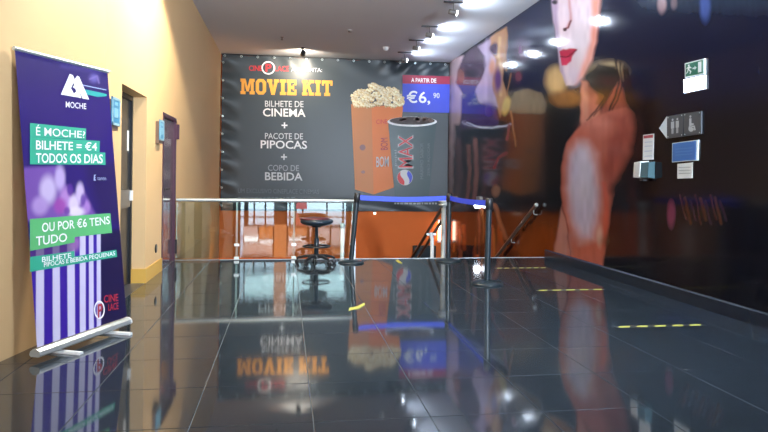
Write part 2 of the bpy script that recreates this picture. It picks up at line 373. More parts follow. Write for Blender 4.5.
def mural_paint(x, y):
    # a little wobble keeps the printed shapes organic
    wx = x + (vnoise(x / 7, y / 7, 1) - 0.5) * 1.2; wy = y + (vnoise(x / 7, y / 7, 2) - 0.5) * 1.2
    p = Paint(wx, wy, (20, 20, 30))
    p.poly([(500, -40), (900, -40), (900, 80), (640, 110), (560, 90), (500, 80)], (24, 28, 52), 25)
    p.poly([(600, -60), (900, -60), (900, 8), (640, 12)], (44, 58, 76), 10, 0.7)
    p.ell(662, 4, 4, 9, (150, 125, 130), 0.5); p.ell(674, 2, 3, 7, (110, 95, 105), 0.5); p.ell(705, 4, 5, 16, (70, 90, 150), 0.5)
    p.poly([(500, 200), (560, 200), (556, 262), (500, 262)], (58, 30, 22), 10)
    p.ell(535, 246, 28, 26, (128, 62, 26), 0.6, 0.9)
    # left figure: pale strip, dark head, lilac band, bronze face
    p.poly([(450, 58), (464, 56), (462, 110), (456, 150), (453, 215), (447, 215)], (186, 160, 165), 2)
    p.poly([(455, 125), (508, 125), (512, 210), (452, 210)], (44, 48, 62), 3)
    for i, (cx, cc) in enumerate([(458, (120, 84, 92)), (468, (150, 106, 100)), (475, (166, 116, 110)), (484, (112, 66, 72)), (491, (84, 52, 62))]):
        p.line([(cx, 140 + 6 * (i % 2)), (cx + 2, 175), (cx - 2, 205)], 4.5, cc, 2.5, 0.85)
    p.poly([(478, 46), (494, 36), (497, 60), (493, 86), (499, 108), (480, 104), (472, 92), (485, 66)], (166, 146, 168), 2.0)
    p.poly([(462, 60), (470, 50), (477, 46), (485, 56), (486, 65), (482, 78), (477, 86), (474, 94), (475, 108), (496, 108), (500, 128), (460, 130), (463, 95), (456, 82), (458, 70)], (84, 68, 84), 1.3)
    p.poly([(461, 96), (475, 94), (478, 108), (496, 108), (498, 126), (461, 128)], (64, 48, 104), 2)
    p.ell(470, 74, 7, 5, (50, 42, 56), 0.5, 0.8); p.ell(461, 76, 4, 8, (150, 96, 88), 0.5, 0.7); p.ell(473, 100, 4, 9, (40, 44, 98), 0.5)
    p.ell(487, 110, 8, 8, (74, 48, 126), 0.5, 0.8)
    p.poly([(490, 38), (500, 31), (507, 26), (509, 45), (505, 62), (503, 80), (507, 96), (500, 118), (496, 100), (492, 84), (496, 60), (491, 50)], (172, 126, 92), 1.5)
    p.ell(495, 49, 5, 6, (70, 44, 70), 0.4); p.line([(500, 38), (499, 55), (501, 72), (500, 95)], 2.6, (204, 164, 110), 1.6, 0.8)
    p.line([(506, 30), (505, 48), (507, 70)], 2, (186, 134, 84), 1.6, 0.8); p.ell(498, 80, 4, 12, (92, 60, 110), 0.6)
    p.ell(492, 66, 3, 8, (196, 140, 120), 0.6)
    p.poly([(508, 22), (548, 0), (552, 60), (546, 95), (512, 95), (507, 60)], (26, 30, 58), 5)
    p.ell(521, 50, 6, 10, (96, 60, 92), 0.7, 0.8); p.ell(518, 76, 4, 6, (124, 66, 80), 0.6, 0.8); p.line([(511, 74), (507, 92), (509, 110)], 1.6, (150, 104, 72), 1.3, 0.8)
    p.poly([(509, 100), (514, 92), (528, 89), (541, 92), (547, 102), (546, 116), (509, 114)], (116, 100, 84), 2)
    p.poly([(509, 113), (546, 114), (546, 196), (512, 196)], (62, 46, 44), 3); p.line([(526, 116), (526, 145)], 4, (88, 50, 50), 3, 0.7)
    p.ell(506, 106, 4.2, 9, (202, 172, 100), 0.4, 1, 0.2); p.line([(511, 112), (513, 130), (516, 146)], 1.8, (170, 122, 84), 1.2, 0.8)
    p.line([(467, 123), (478, 127), (492, 128), (506, 126), (510, 124)], 1.6, (176, 184, 204), 0.7)
    p.line([(506, 153), (498, 158), (494, 168)], 4, (126, 62, 66), 2); p.line([(509, 125), (507, 140)], 3, (120, 60, 66), 1.5)
    p.ell(496, 191, 4, 6, (164, 122, 100), 0.5); p.poly([(505, 160), (548, 160), (548, 205), (505, 205)], (34, 32, 38), 8, 0.6)
    p.ell(486, 66, 2, 30, (210, 190, 220), 0.8, 0.25)
    # flames low on the left, down the stair wall
    p.poly([(446, 207), (502, 207), (530, 300), (446, 300)], (62, 24, 24), 3)
    rs = np.random.RandomState(4)
    for i in range(26):
        cx = 449 + rs.rand() * 54; y0 = 208 + rs.rand() * 45; L = 12 + rs.rand() * 26; k = rs.rand()
        cc = [(206, 104, 52), (232, 150, 84), (150, 62, 40), (216, 126, 92)][i % 4]
        p.line([(cx, y0), (cx + (k - 0.5) * 5, y0 + L * 0.5), (cx + (k - 0.5) * 3, y0 + L)], 2.0 + 2.2 * rs.rand(), cc, 1.6, 0.85)
    for i in range(8):
        cx = 452 + rs.rand() * 46; p.line([(cx, 205), (cx + 1, 240 + 20 * rs.rand())], 3, (34, 14, 20), 1.6, 0.8)
    p.line([(495, 205), (500, 224), (506, 238)], 4, (186, 124, 92), 2); p.ell(500, 250, 4, 8, (150, 80, 60), 0.6)
    p.ell(545, 246, 18, 14, (150, 72, 26), 0.7, 0.5)
    # dark column and warm bokeh behind the face
    p.poly([(546, 95), (562, 95), (562, 215), (546, 215)], (18, 17, 22), 4)
    p.ell(556, 81, 10, 14, (218, 178, 118), 0.5); p.ell(566, 99, 16, 8, (150, 100, 52), 0.5, 0.9); p.ell(607, 72, 19, 11, (128, 110, 82), 0.5); p.ell(612, 67, 9, 5, (168, 150, 118), 0.6)
    # face
    face = [(552, -60), (553, 10), (555, 28), (557, 40), (558, 48), (559, 60), (562, 74), (566, 86), (573, 85), (583, 76), (591, 60), (596, 36), (599, 0), (600, -60)]
    p.poly(face, (222, 196, 200), 1.2)
    p.poly([(590, -60), (601, -60), (600, 0), (597, 36), (592, 58), (584, 76), (575, 84), (582, 64), (590, 40), (592, 10)], (240, 152, 128), 3)
    p.poly([(552, -60), (558, -60), (558, 20), (561, 48), (566, 84), (561, 72), (556, 40), (552, 5)], (176, 150, 172), 2)
    p.ell(580, 40, 9, 24, (228, 212, 216), 0.8, 0.7); p.ell(573, 76, 7, 9, (214, 196, 220), 0.7, 0.6)
    p.line([(568, -10), (570, 8), (571, 20), (567, 28)], 2.2, (196, 120, 116), 1.6, 0.8); p.line([(571, 21), (568, 28), (564, 29)], 1.6, (112, 52, 56), 0.8); p.ell(565, 30, 1.7, 1.4, (72, 28, 36), 0.5)
    p.ell(555, 2, 2.6, 2.2, (50, 30, 34), 0.5); p.line([(552, -3), (558, -1)], 2, (60, 40, 44), 0.8)
    p.poly([(559, 51), (565, 49), (577, 50), (572, 56), (567, 64), (562, 65)], (170, 30, 60), 1.0)
    p.poly([(559, 51), (563, 48.5), (566, 49.5), (569, 48.2), (578, 49), (571, 55), (565, 56.5), (560, 55.5)], (178, 34, 64), 0.7)
    p.poly([(560, 57), (566, 57.5), (572, 55.5), (571, 61), (567, 65.5), (562, 65.5)], (206, 48, 84), 0.8); p.line([(560, 56), (566, 57), (577, 50)], 0.9, (96, 14, 34), 0.5)
    # neck, hair, shoulder, arm
    p.poly([(581, 80), (592, 82), (600, 92), (600, 112), (606, 118), (600, 132), (581, 132)], (204, 122, 98), 1.8)
    p.poly([(600, 112), (608, 98), (614, 86), (619, 80), (624, 96), (632, 112), (642, 126), (610, 134), (596, 126)], (158, 82, 66), 3.0)
    p.ell(585, 102, 3.5, 17, (226, 156, 132), 0.7, 0.8); p.ell(592, 90, 6, 6, (120, 66, 50), 0.8, 0.6)
    p.poly([(586, 76), (598, 64), (616, 66), (620, 78), (610, 92), (603, 102), (597, 94), (589, 86)], (30, 24, 24), 2.4); p.poly([(598, 93), (606, 96), (601, 106), (596, 104)], (140, 86, 48), 2.2, 0.8)
    for (q, wd) in (([(616, 60), (619, 80), (616, 96), (609, 111)], 2.0), ([(620, 62), (622, 84), (618, 100), (612, 110)], 1.4), ([(624, 66), (626, 86), (628, 102)], 2.2), ([(612, 76), (604, 98), (596, 111), (587, 120)], 1.6), ([(618, 70), (612, 92), (602, 106), (594, 116)], 1.0), ([(627, 70), (632, 96), (636, 112)], 3.0)):
        p.line(q, wd, (30, 17, 20), 0.8, 0.9)
    arm = [(584, 123), (596, 117), (610, 111), (626, 107), (640, 116), (646, 140), (640, 164), (624, 182), (613, 198), (609, 222), (606, 245), (602, 272), (585, 268), (566, 262), (568, 240), (566, 222), (562, 205), (561, 180), (562, 162), (567, 143), (575, 131)]
    p.poly([(562, 205), (567, 222), (570, 262), (553, 257), (557, 236)], (196, 140, 128), 1.6)
    p.poly(arm, (192, 106, 88), 1.6)
    p.poly([(626, 100), (660, 100), (660, 200), (618, 200), (612, 192), (620, 168), (628, 150), (632, 128)], (34, 18, 20), 8, 0.95)
    p.poly([(608, 116), (628, 114), (630, 140), (620, 164), (610, 190), (602, 170), (606, 140)], (142, 66, 56), 8, 0.8)
    p.ell(599, 128, 15, 8, (206, 122, 104), 0.9, 0.8)
    p.poly([(568, 152), (577, 140), (588, 141), (597, 154), (601, 186), (600, 216), (595, 240), (580, 244), (569, 222), (566, 190)], (214, 170, 170), 6, 0.9)
    p.poly([(571, 158), (578, 147), (587, 150), (593, 166), (596, 192), (595, 218), (590, 236), (581, 236), (573, 218), (569, 188)], (206, 200, 228), 6, 1.0)
    p.ell(584, 178, 6, 24, (222, 220, 240), 0.9, 0.7)
    p.line([(604, 184), (607, 212), (604, 246)], 4, (214, 96, 76), 3, 0.7); p.line([(562, 206), (567, 226), (571, 258)], 1.2, (120, 62, 56), 0.9, 0.7)
    p.ell(600, 236, 3, 9, (224, 200, 184), 0.8, 0.7); p.ell(611, 241, 9, 6, (104, 78, 58), 0.9, 0.8)
    # dim shapes to the right
    p.poly([(612, 185), (640, 160), (640, 262), (606, 262)], (32, 30, 36), 5, 0.8); p.line([(632, 178), (632, 248)], 8, (52, 28, 32), 3, 0.8); p.line([(625, 205), (626, 232)], 5, (30, 40, 50), 3, 0.7)
    p.ell(671, 214, 4, 13, (132, 62, 92), 0.5, 0.9)
    for i in range(9): p.line([(680 + i * 5, 195 + 3 * (i % 3)), (686 + i * 5, 220 + 4 * (i % 2))], 2.2, [(78, 40, 36), (98, 58, 36), (66, 44, 58)][i % 3], 1.8, 0.8)
    g = vnoise(x / 3.0, y / 12.0, 9)[..., None]
    return np.clip(p.c * (0.90 + 0.2 * g), 0, 1)

XM = XR - 0.004
mu = thing('wall_mural', (XM, 9.0, 0.14), 'large glossy film print with woman\'s face, red lips and bare arm', 'mural')
M['mural'] = mat('mural_print', (0.5, 0.5, 0.5), rough=0.11, spec=0.3, attr='print', bump=0.004, bscale=1.2)
def mural_part(name, Yv, Zv, gain):
    Yg, Zg = np.meshgrid(Yv, Zv); P = np.stack([np.full(Yg.shape, XM), Yg, Zg], -1)
    x, y = proj(P.reshape(-1, 3)); c = mural_paint(x.reshape(Yg.shape), y.reshape(Yg.shape)) * gain
    return colour_sheet(name, P, len(Yv), len(Zv), np.clip(c, 0, 0.9), M['mural'], mu)
MG = 0.74
xs = np.linspace(451, 770, 330); Ya = np.array([onX(x, 200, XM)[1] for x in xs])[::-1]
Ya = np.concatenate([[3.2, 3.8, 4.3], Ya[Ya > 4.5], [YB - 0.14]]); Ya = np.unique(np.round(Ya, 4))
mural_part('print_sheet', Ya[Ya <= YE - 0.05], np.linspace(0.134, ZC - 0.003, 260), MG)
Yb2 = np.concatenate([[YE - 0.1], Ya[Ya > YE - 0.05]]) if False else np.concatenate([[Ya[Ya <= YE - 0.05][-1]], Ya[Ya > YE - 0.05]])
mural_part('print_sheet', Yb2, np.linspace(-1.6, ZC - 0.003, 330), MG)

# ------------------------------------------------------------------ the big vinyl banner at the back
YV = 15.48
vb = thing('vinyl_banner', (1.22, YV, 0.37), 'huge dark vinyl banner advertising a film and popcorn kit', 'banner')
def wrinkle(x, z):
    # folds pulled from the hanging edge, slack at the lower hem; flat where it is printed
    t = sstep((z - 3.55) / 0.5); l = sstep((-1.05 - x) / 0.45); b_ = sstep((0.75 - z) / 0.38); r = sstep((x - 2.0) / 0.8)
    w_ = 0.030 * t * np.sin(9 * x + 5 * z + 2 * np.sin(2.1 * x)) * (0.4 + 0.6 * r)
    w_ += 0.035 * t * r * np.sin(11 * (x - 1.3 * z)) + 0.030 * l * np.sin(13 * z + 4 * x) + 0.03 * b_ * np.sin(3.1 * x + 9 * z + np.sin(1.7 * x))
    w_ += 0.006 * np.sin(1.3 * x + 0.7 * z) + 0.004 * np.sin(0.9 * x - 2.1 * z)
    return w_
M['vinyl'] = mat('banner_vinyl', (0.030, 0.042, 0.050), rough=0.42, spec=0.6, noise=0.15, nscale=0.8, bump=0.05, bscale=1.6)
xv = np.linspace(XL + 0.035, XR - 0.02, 170); zv = np.linspace(0.375, 4.06, 120)
Xg, Zg = np.meshgrid(xv, zv); zt = Zg - (Zg - 0.375) / 3.69 * 0.02 * (1 + np.sin(5.1 * Xg)) * 0.5
S = MB(); nn = len(xv)
P = np.stack([Xg, YV - wrinkle(Xg, Zg), zt], -1).reshape(-1, 3)
idx = np.arange(len(P)).reshape(len(zv), nn)
S.add(P.tolist(), np.stack([idx[:-1, :-1], idx[:-1, 1:], idx[1:, 1:], idx[1:, :-1]], -1).reshape(-1, 4).tolist(), True)
S.build('vinyl_sheet', M['vinyl'], vb)
ey = MB()
for i in range(15): ey.torus((XL + 0.10 + i * 0.38, YV - 0.045, 4.02), 0.022, 0.007, 12, 6, (0, 1, 0))
for i in range(9): ey.torus((XL + 0.065, YV - 0.05, 0.5 + i * 0.42), 0.02, 0.007, 12, 6, (0, 1, 0))
ey.build('eyelets', M['steel'], vb, kind='stuff')
tie = MB()
for i in range(9): tie.tube([(XL + 0.065, YV - 0.05, 0.5 + i * 0.42), (XL + 0.03, YV + 0.0, 0.53 + i * 0.42), (XL + 0.002, YV + 0.02, 0.56 + i * 0.42)], 0.005, 6)
tie.build('ties', M['white'], vb, kind='stuff')
MB().tube([(XL + 0.02, YV + 0.03, 4.065), (XR - 0.02, YV + 0.03, 4.065)], 0.016, 8).build('hanging_rod', M['black'], vb)

def bpt(x, y, off):
    p = onY(x, y, YV); w_ = float(wrinkle(p[0], p[2])); return (p[0], YV - max(w_, 0.0) - off, p[2])
def bpoly(mb, pts, off): mb.add([bpt(x, y, off) for x, y in pts], [tuple(range(len(pts)))])
def box_px(x0, x1, y0, y1): return [(x0, y1), (x1, y1 + 0.0), (x1, y0), (x0, y0)]
def btext(body, x0, x1, y0, y1, m, off=0.014, bold=0.0, slope=0.014, rot=False, name='lettering', parent=None):
    uv, fs = text_geo(body, bold)
    if rot: uv = np.stack([1 - uv[:, 1], uv[:, 0]], -1)      # reads upwards
    s_ = slope * (x1 - x0) / 2
    q = [(x0, y1 - s_), (x1, y1 + s_), (x1, y0 + s_), (x0, y0 - s_)]
    px = quad_map(q, uv)
    return MB().add([bpt(a, c, off) for a, c in px], fs).build(name, m, parent or vb)
def pm(name, col, rough=0.45): return mat(name, col, rough=rough, spec=0.4)
M['p_white'] = pm('print_white', (0.86, 0.86, 0.86)); M['p_red'] = pm('print_red', (0.62, 0.04, 0.05)); M['p_gold'] = pm('print_gold', (0.80, 0.36, 0.05))
M['p_grey'] = pm('print_grey', (0.34, 0.36, 0.38)); M['p_dim'] = pm('print_dim', (0.13, 0.16, 0.18)); M['p_blue'] = pm('print_blue', (0.06, 0.09, 0.62)); M['p_crim'] = pm('print_crimson', (0.36, 0.03, 0.07))
M['p_soft'] = pm('print_soft', (0.66, 0.67, 0.68))
# logo line
btext('CINE', 249, 262, 65.6, 71, M['p_red'], bold=0.02)
btext('LACE', 275, 289, 66, 71.4, M['p_red'], bold=0.02)
btext('APRESENTA:', 291, 322, 68, 71.9, M['p_soft'])
c0 = np.array(bpt(268.3, 68, 0.016)); rg = MB(); n = 32; sc = 0.0241
va = [(c0[0] + sc * r * math.cos(2 * math.pi * k / n), c0[1], c0[2] + sc * r * math.sin(2 * math.pi * k / n)) for r in (6.6, 5.3) for k in range(n)]
rg.add(va, [(k, (k + 1) % n, n + (k + 1) % n, n + k) for k in range(n)]); rg.build('logo_ring', M['p_white'], vb)
btext('P', 265.6, 271.6, 64, 72, M['p_red'], off=0.017, bold=0.02)
# slab lettering MOVIE KIT
def slab(ch):
    s_, t = 0.30, 0.20; R = lambda a, b_, c, d_: [(a, c), (b_, c), (b_, d_), (a, d_)]
    if ch == 'I': return 0.55, [R(0.2, 0.8, 0, 1), R(0, 1, 0, t), R(0, 1, 1 - t, 1)]
    if ch == 'M': return 1.34, [R(0.07, 0.27, 0, 1), R(0.73, 0.93, 0, 1), R(0, 0.36, 0, t), R(0.64, 1, 0, t), R(0, 0.27, 1 - t, 1), R(0.73, 1, 1 - t, 1), [(0.20, 1), (0.42, 0.18), (0.58, 0.18), (0.36, 1)], [(0.80, 1), (0.58, 0.18), (0.42, 0.18), (0.64, 1)]]
    if ch == 'O':
        o = [(0.25, 0), (0.75, 0), (1, 0.2), (1, 0.8), (0.75, 1), (0.25, 1), (0, 0.8), (0, 0.2)]; i_ = [(0.40, 0.2), (0.60, 0.2), (0.68, 0.28), (0.68, 0.72), (0.60, 0.8), (0.40, 0.8), (0.32, 0.72), (0.32, 0.28)]
        return 0.98, [[o[k], o[(k + 1) % 8], i_[(k + 1) % 8], i_[k]] for k in range(8)]
    if ch == 'V': return 1.12, [[(0.06, 1), (0.36, 1), (0.62, 0), (0.36, 0)], [(0.94, 1), (0.66, 1), (0.38, 0), (0.64, 0)], R(0, 0.44, 1 - t, 1), R(0.58, 1, 1 - t, 1)]
    if ch == 'E': return 0.92, [R(0.1, 0.42, 0, 1), R(0, 1, 0, t), R(0, 1, 1 - t, 1), R(0.42, 0.72, 0.40, 0.60), R(0.78, 1, 0, 0.36), R(0.78, 1, 0.64, 1), R(0.62, 0.76, 0.30, 0.70)]
    if ch == 'K': return 1.12, [R(0.08, 0.36, 0, 1), R(0, 0.46, 0, t), R(0, 0.46, 1 - t, 1), [(0.36, 0.36), (0.36, 0.64), (0.66, 1), (0.92, 1)], [(0.42, 0.60), (0.62, 0.66), (0.94, 0), (0.64, 0)], R(0.56, 1, 1 - t, 1), R(0.56, 1, 0, t)]
    if ch == 'T': return 1.0, [R(0.35, 0.65, 0, 1), R(0.22, 0.78, 0, t), R(0, 1, 1 - t, 1), R(0, 0.2, 0.66, 1), R(0.8, 1, 0.66, 1)]
def slab_word(word, x0, x1, y0, y1, slope):
    g = 0.09; ws = [slab(c)[0] for c in word]; tot = sum(ws) + g * (len(word) - 1); xx = 0
    for c, wd in zip(word, ws):
        mb = MB()
        for k, q in enumerate(slab(c)[1]):
            pts = []
            for u, v in q:
                px = x0 + (x1 - x0) * (xx + u * wd) / tot; py = y1 + (y0 - y1) * v + slope * (px - 286); pts.append((px, py))
            bpoly(mb, pts, 0.014 + 0.0004 * k)
        mb.build('letter', M['p_gold'], vb); xx += wd + g
slab_word('MOVIE', 240.5, 296.5, 79.6, 95.2, 0.022); slab_word('KIT', 302, 332.5, 79.6, 95.2, 0.022)
btext('BILHETE DE', 265, 303.5, 101, 107, M['p_soft'], bold=0.004)
btext('CINEMA', 263, 305.5, 108.6, 116.8, M['p_white'], bold=0.016)
btext('+', 281.5, 287.5, 122.4, 128.4, M['p_white'], bold=0.02)
btext('PACOTE DE', 265, 303, 133.2, 139.2, M['p_soft'], bold=0.004)
btext('PIPOCAS', 260.7, 307, 140.6, 148.8, M['p_white'], bold=0.016)
btext('+', 281, 287, 154, 160, M['p_soft'], bold=0.02)
btext('COPO DE', 268, 299, 165, 171, M['p_grey'], bold=0.004)
btext('BEBIDA', 265, 302.5, 172.4, 180.4, M['p_soft'], bold=0.016)
btext('UM EXCLUSIVO CINEPLACE CINEMAS', 238, 319, 189, 193.4, M['p_dim'])
dash = MB(); xx = 238
while xx < 294:
    ln = 2 + 3 * random.random(); bpoly(dash, box_px(xx, xx + ln, 197.0, 198.6), 0.03); xx += ln + 1.2
dash.build('small_print', M['p_dim'], vb, kind='stuff')
dash = MB(); xx = 394
while xx < 436:
    ln = 1.5 + 2.5 * random.random(); bpoly(dash, box_px(xx, xx + ln, 202.6, 204.2), 0.05); xx += ln + 1.0
dash.build('small_print', M['p_grey'], vb, kind='stuff')
# price tag
mb = MB(); bpoly(mb, [(402.5, 112), (449, 113), (449.5, 84), (402.5, 83.5)], 0.012); pb = mb.build('price_panel', M['p_blue'], vb, label='blue price panel with red strip')
mb = MB(); bpoly(mb, [(402.5, 83.6), (449.4, 84.4), (449.5, 76.5), (402.5, 75)], 0.014); mb.build('red_strip', M['p_crim'], pb)
btext('A PARTIR DE', 411, 436, 78.4, 82.6, M['p_white'], off=0.018, bold=0.02, slope=0.03, parent=pb)
btext('€6,', 406.5, 430, 91, 105, M['p_white'], off=0.018, bold=0.015, parent=pb)
btext('90', 433, 439.5, 93, 98.4, M['p_soft'], off=0.018, bold=0.02, parent=pb)
# popcorn box
bxp = MB(); bpoly(bxp, [(355, 189.5), (373.5, 194.5), (371.5, 107), (351, 104)], 0.012)
pbx = bxp.build('popcorn_box_print', pm('print_box_side', (0.62, 0.24, 0.08)), vb, label='orange popcorn box picture')
mb = MB(); bpoly(mb, [(373.5, 194.5), (393.5, 187.5), (403.5, 103.5), (371.5, 107)], 0.0125); mb.build('box_front', pm('print_box_front', (0.76, 0.21, 0.045)), pbx)
M['p_pop'] = mat('print_popcorn', (0.5, 0.5, 0.5), rough=0.45, attr='print')
rs = np.random.RandomState(3); V, Fc, Cc = [], [], []
ks = []
for _ in range(150):
    x = 353 + 50 * rs.rand(); hgt = 88.5 - 5.5 * math.exp(-((x - 373) / 9) ** 2) - 2.0 * math.exp(-((x - 391) / 6) ** 2) + 9 * max(0, (x - 394) / 10) ** 1.5 + 7 * max(0, (362 - x) / 9) ** 1.5
    ks.append((x, hgt + (106.5 - hgt) * rs.rand() ** 0.8))
ks.sort(key=lambda k: k[1])
for i, (x, y) in enumerate(ks):
    for (dx, dy, rr, tone) in ((0, 0, 3.0, 0), (-1.0, -0.7, 1.7, 1), (1.1, 0.3, 1.4, 1), (0.3, 1.4, 1.0, 2)):
        o = len(V); nn_ = 10; ph = rs.rand() * 6
        for k in range(nn_):
            a = 2 * math.pi * k / nn_; q = rr * (0.85 + 0.2 * math.sin(3 * a + ph)); V.append(bpt(x + dx + q * math.cos(a), y + dy + q * math.sin(a) * 0.92, 0.016 + i * 0.00012 + tone * 0.00004))
            base = [(0.74, 0.56, 0.26), (0.95, 0.86, 0.60), (0.56, 0.34, 0.10)][tone]; j = 0.85 + 0.3 * ((i * 37) % 11) / 11; Cc.append([min(1, b_ * j) for b_ in base] + [1])
        Fc.append(tuple(range(o, o + nn_)))
pop = MB().add(V, Fc).build('popcorn_print', M['p_pop'], pbx)
ca = pop.data.color_attributes.new('print', 'FLOAT_COLOR', 'POINT'); ca.data.foreach_set('color', np.array(Cc, np.float32).ravel())
btext('CINE', 376, 387, 119.5, 124, M['p_red'], off=0.036, slope=-0.05, parent=pbx)
btext('BOM', 376, 388.5, 156.5, 167, M['p_soft'], off=0.036, bold=0.01, slope=-0.05, parent=pbx)
btext('BOM', 380.5, 387.5, 138, 150, M['p_crim'], off=0.036, slope=-0.05, rot=True, parent=pbx)
M['p_mark'] = pm('print_mark', (0.30, 0.16, 0.16))
for (cx, cy, rx, ry) in ((362.5, 147.5, 3, 3), (363, 172, 2, 1.6)):
    mb = MB(); bpoly(mb, [(cx + rx * math.cos(a * 0.5236), cy + ry * math.sin(a * 0.5236)) for a in range(12)], 0.015); mb.build('box_mark', M['p_mark'], pbx)
# cup
mb = MB(); bpoly(mb, [(394.5, 196), (402, 198.5), (420, 198.8), (428.5, 196.5), (436, 123), (388, 123)], 0.040); cup = mb.build('cup_print', pm('print_cup', (0.022, 0.050, 0.055), 0.35), vb, label='dark drinks cup picture with white rim')
ell = lambda cx, cy, rx, ry, n=28: [(cx + rx * math.cos(2 * math.pi * k / n), cy + ry * math.sin(2 * math.pi * k / n)) for k in range(n)]
mb = MB(); bpoly(mb, ell(411.8, 121.8, 24.8, 5.0), 0.042); mb.build('cup_rim', M['p_white'], cup)
mb = MB(); bpoly(mb, ell(411.8, 120.9, 22.6, 3.9), 0.044); mb.build('cola', pm('print_cola', (0.035, 0.016, 0.012)), cup)
mb = MB()
for k in range(16):
    x = 392 + 39 * rs.rand(); y = 120.3 + 2.6 * (rs.rand() - 0.75); bpoly(mb, [(x - 2, y + 1), (x + 1.6, y + 1.3), (x + 2.2, y - 1), (x - 1, y - 1.6)], 0.046)
mb.build('ice', pm('print_ice', (0.16, 0.10, 0.085)), cup, kind='stuff')
btext('MAX', 397.5, 413, 135, 168.5, M['p_soft'], off=0.043, bold=0.03, slope=0, rot=True, parent=cup)
btext('MAX', 398.5, 412, 136, 167.5, M['p_red'], off=0.046, bold=0.0, slope=0, rot=True, parent=cup)
btext('pepsi', 394, 397, 150, 166, M['p_grey'], off=0.043, slope=0, rot=True, parent=cup)
btext('MÁXIMO SABOR', 419, 423, 143, 179, M['p_dim'], off=0.043, slope=0, rot=True, parent=cup)
btext('ZERO AÇÚCAR', 426.5, 430, 143, 176, M['p_dim'], off=0.043, slope=0, rot=True, parent=cup)
gc = (404.5, 177.5); R_ = 7.8
mb = MB(); bpoly(mb, ell(gc[0], gc[1], R_, R_), 0.043); gl_ = mb.build('cup_emblem', M['p_soft'], cup, label='round red, white and blue emblem')
def cap(a0, a1, bulge):
    pts = [(gc[0] + R_ * 0.95 * math.cos(a0 + (a1 - a0) * k / 14), gc[1] + R_ * 0.95 * math.sin(a0 + (a1 - a0) * k / 14)) for k in range(15)]
    p0, p1 = np.array(pts[-1]), np.array(pts[0]); nrm = np.array([-(p1 - p0)[1], (p1 - p0)[0]]) / np.linalg.norm(p1 - p0)
    return pts + [tuple(p0 + (p1 - p0) * t + nrm * bulge * math.sin(2 * math.pi * t)) for t in (0.2, 0.4, 0.6, 0.8)]
mb = MB(); pts = cap(math.radians(95), math.radians(235), 1.2); mb.add([bpt(x, y, 0.045) for x, y in pts], [tuple(range(len(pts)))]); mb.build('emblem_red', M['p_red'], cup)
mb = MB(); pts = cap(math.radians(-65), math.radians(60), 1.2); mb.add([bpt(x, y, 0.045) for x, y in pts], [tuple(range(len(pts)))]); mb.build('emblem_blue', M['p_blue'], cup)

# ------------------------------------------------------------------ glass railing, rope posts
ZRAIL = 0.862; YG = 9.43
gr = thing('glass_railing', (-0.3, YG, 0), 'frameless glass railing with slim pale handrail beside the stool', 'railing')
gx = [XL + 0.02, -0.69, 0.125, 0.985]
for k in range(3):
    p = MB().box(gx[k] + 0.006, gx[k + 1] - 0.006, YG - 0.005, YG + 0.005, 0.035, ZRAIL - 0.028).build('glass_panel', M['glass'], gr)
    for ex in (gx[k] + 0.006, gx[k + 1] - 0.010): MB().box(ex, ex + 0.004, YG - 0.0055, YG + 0.0055, 0.035, ZRAIL - 0.028).build('polished_edge', M['edge'], p)
MB().tube([(gx[0], YG, ZRAIL), (gx[3] + 0.02, YG, ZRAIL)], 0.023, 14).build('handrail', M['steel'], gr)
for k in range(1, 4):
    for z in (0.03, 0.22): MB().cbox(gx[k] - 0.035, gx[k] + 0.035, YG - 0.022, YG + 0.022, z - 0.018, z + 0.018, 0.004).build('clip', M['steel'], gr)
MB().box(gx[3] + 0.02, gx[3] + 0.045, YG - 0.02, YG + 0.02, 0.004, ZRAIL - 0.02).build('end_post', M['satin'], gr)
rp = thing('railing_post', (2.365, YG, 0), 'pale round railing post with cap behind the middle rope stanchion', 'post')
MB().lathe([(0.05, 0.004), (0.05, 0.014), (0.036, 0.018), (0.036, 0.80)], (2.365, YG, 0), 16).build('post_shaft', M['satin'], rp)
MB().lathe([(0.075, 0.80), (0.078, 0.815), (0.078, 0.825), (0.05, 0.83), (0.05, 0.845), (0.078, 0.85), (0.078, 0.87), (0.07, 0.878)], (2.365, YG, 0), 18).build('post_cap', M['steel'], rp)

def stanchion(base, top, label):
    b_ = Vector(base); t = Vector(top); o = thing('rope_stanchion', base, label, 'stanchion', 'black belt posts in a row')
    ax = (t - b_).normalized()
    MB().lathe([(0.185, 0.0), (0.185, 0.012), (0.165, 0.026), (0.09, 0.040), (0.045, 0.048)], b_, 32).build('base', M['post'], o)
    MB().tube([b_ + ax * 0.04, b_ + ax * 0.86], 0.034, 16).build('pole', M['post'], o)
    MB().tube([b_ + ax * 0.86, b_ + ax * 0.862, b_ + ax * 0.985, b_ + ax * 0.995], [0.036, 0.042, 0.042, 0.034], 16).build('belt_head', M['black'], o)
    return o
s1 = stanchion((0.925, 9.03, 0), (1.005, 9.03, 0.985), 'black belt stanchion leaning beside the end of the glass railing')
s2 = stanchion((2.36, 9.12, 0), (2.37, 9.12, 0.985), 'black belt stanchion in front of the pale railing post')
s3 = stanchion((2.317, 7.146, 0), (2.33, 7.146, 0.985), 'black belt stanchion alone on the floor by the yellow tape')
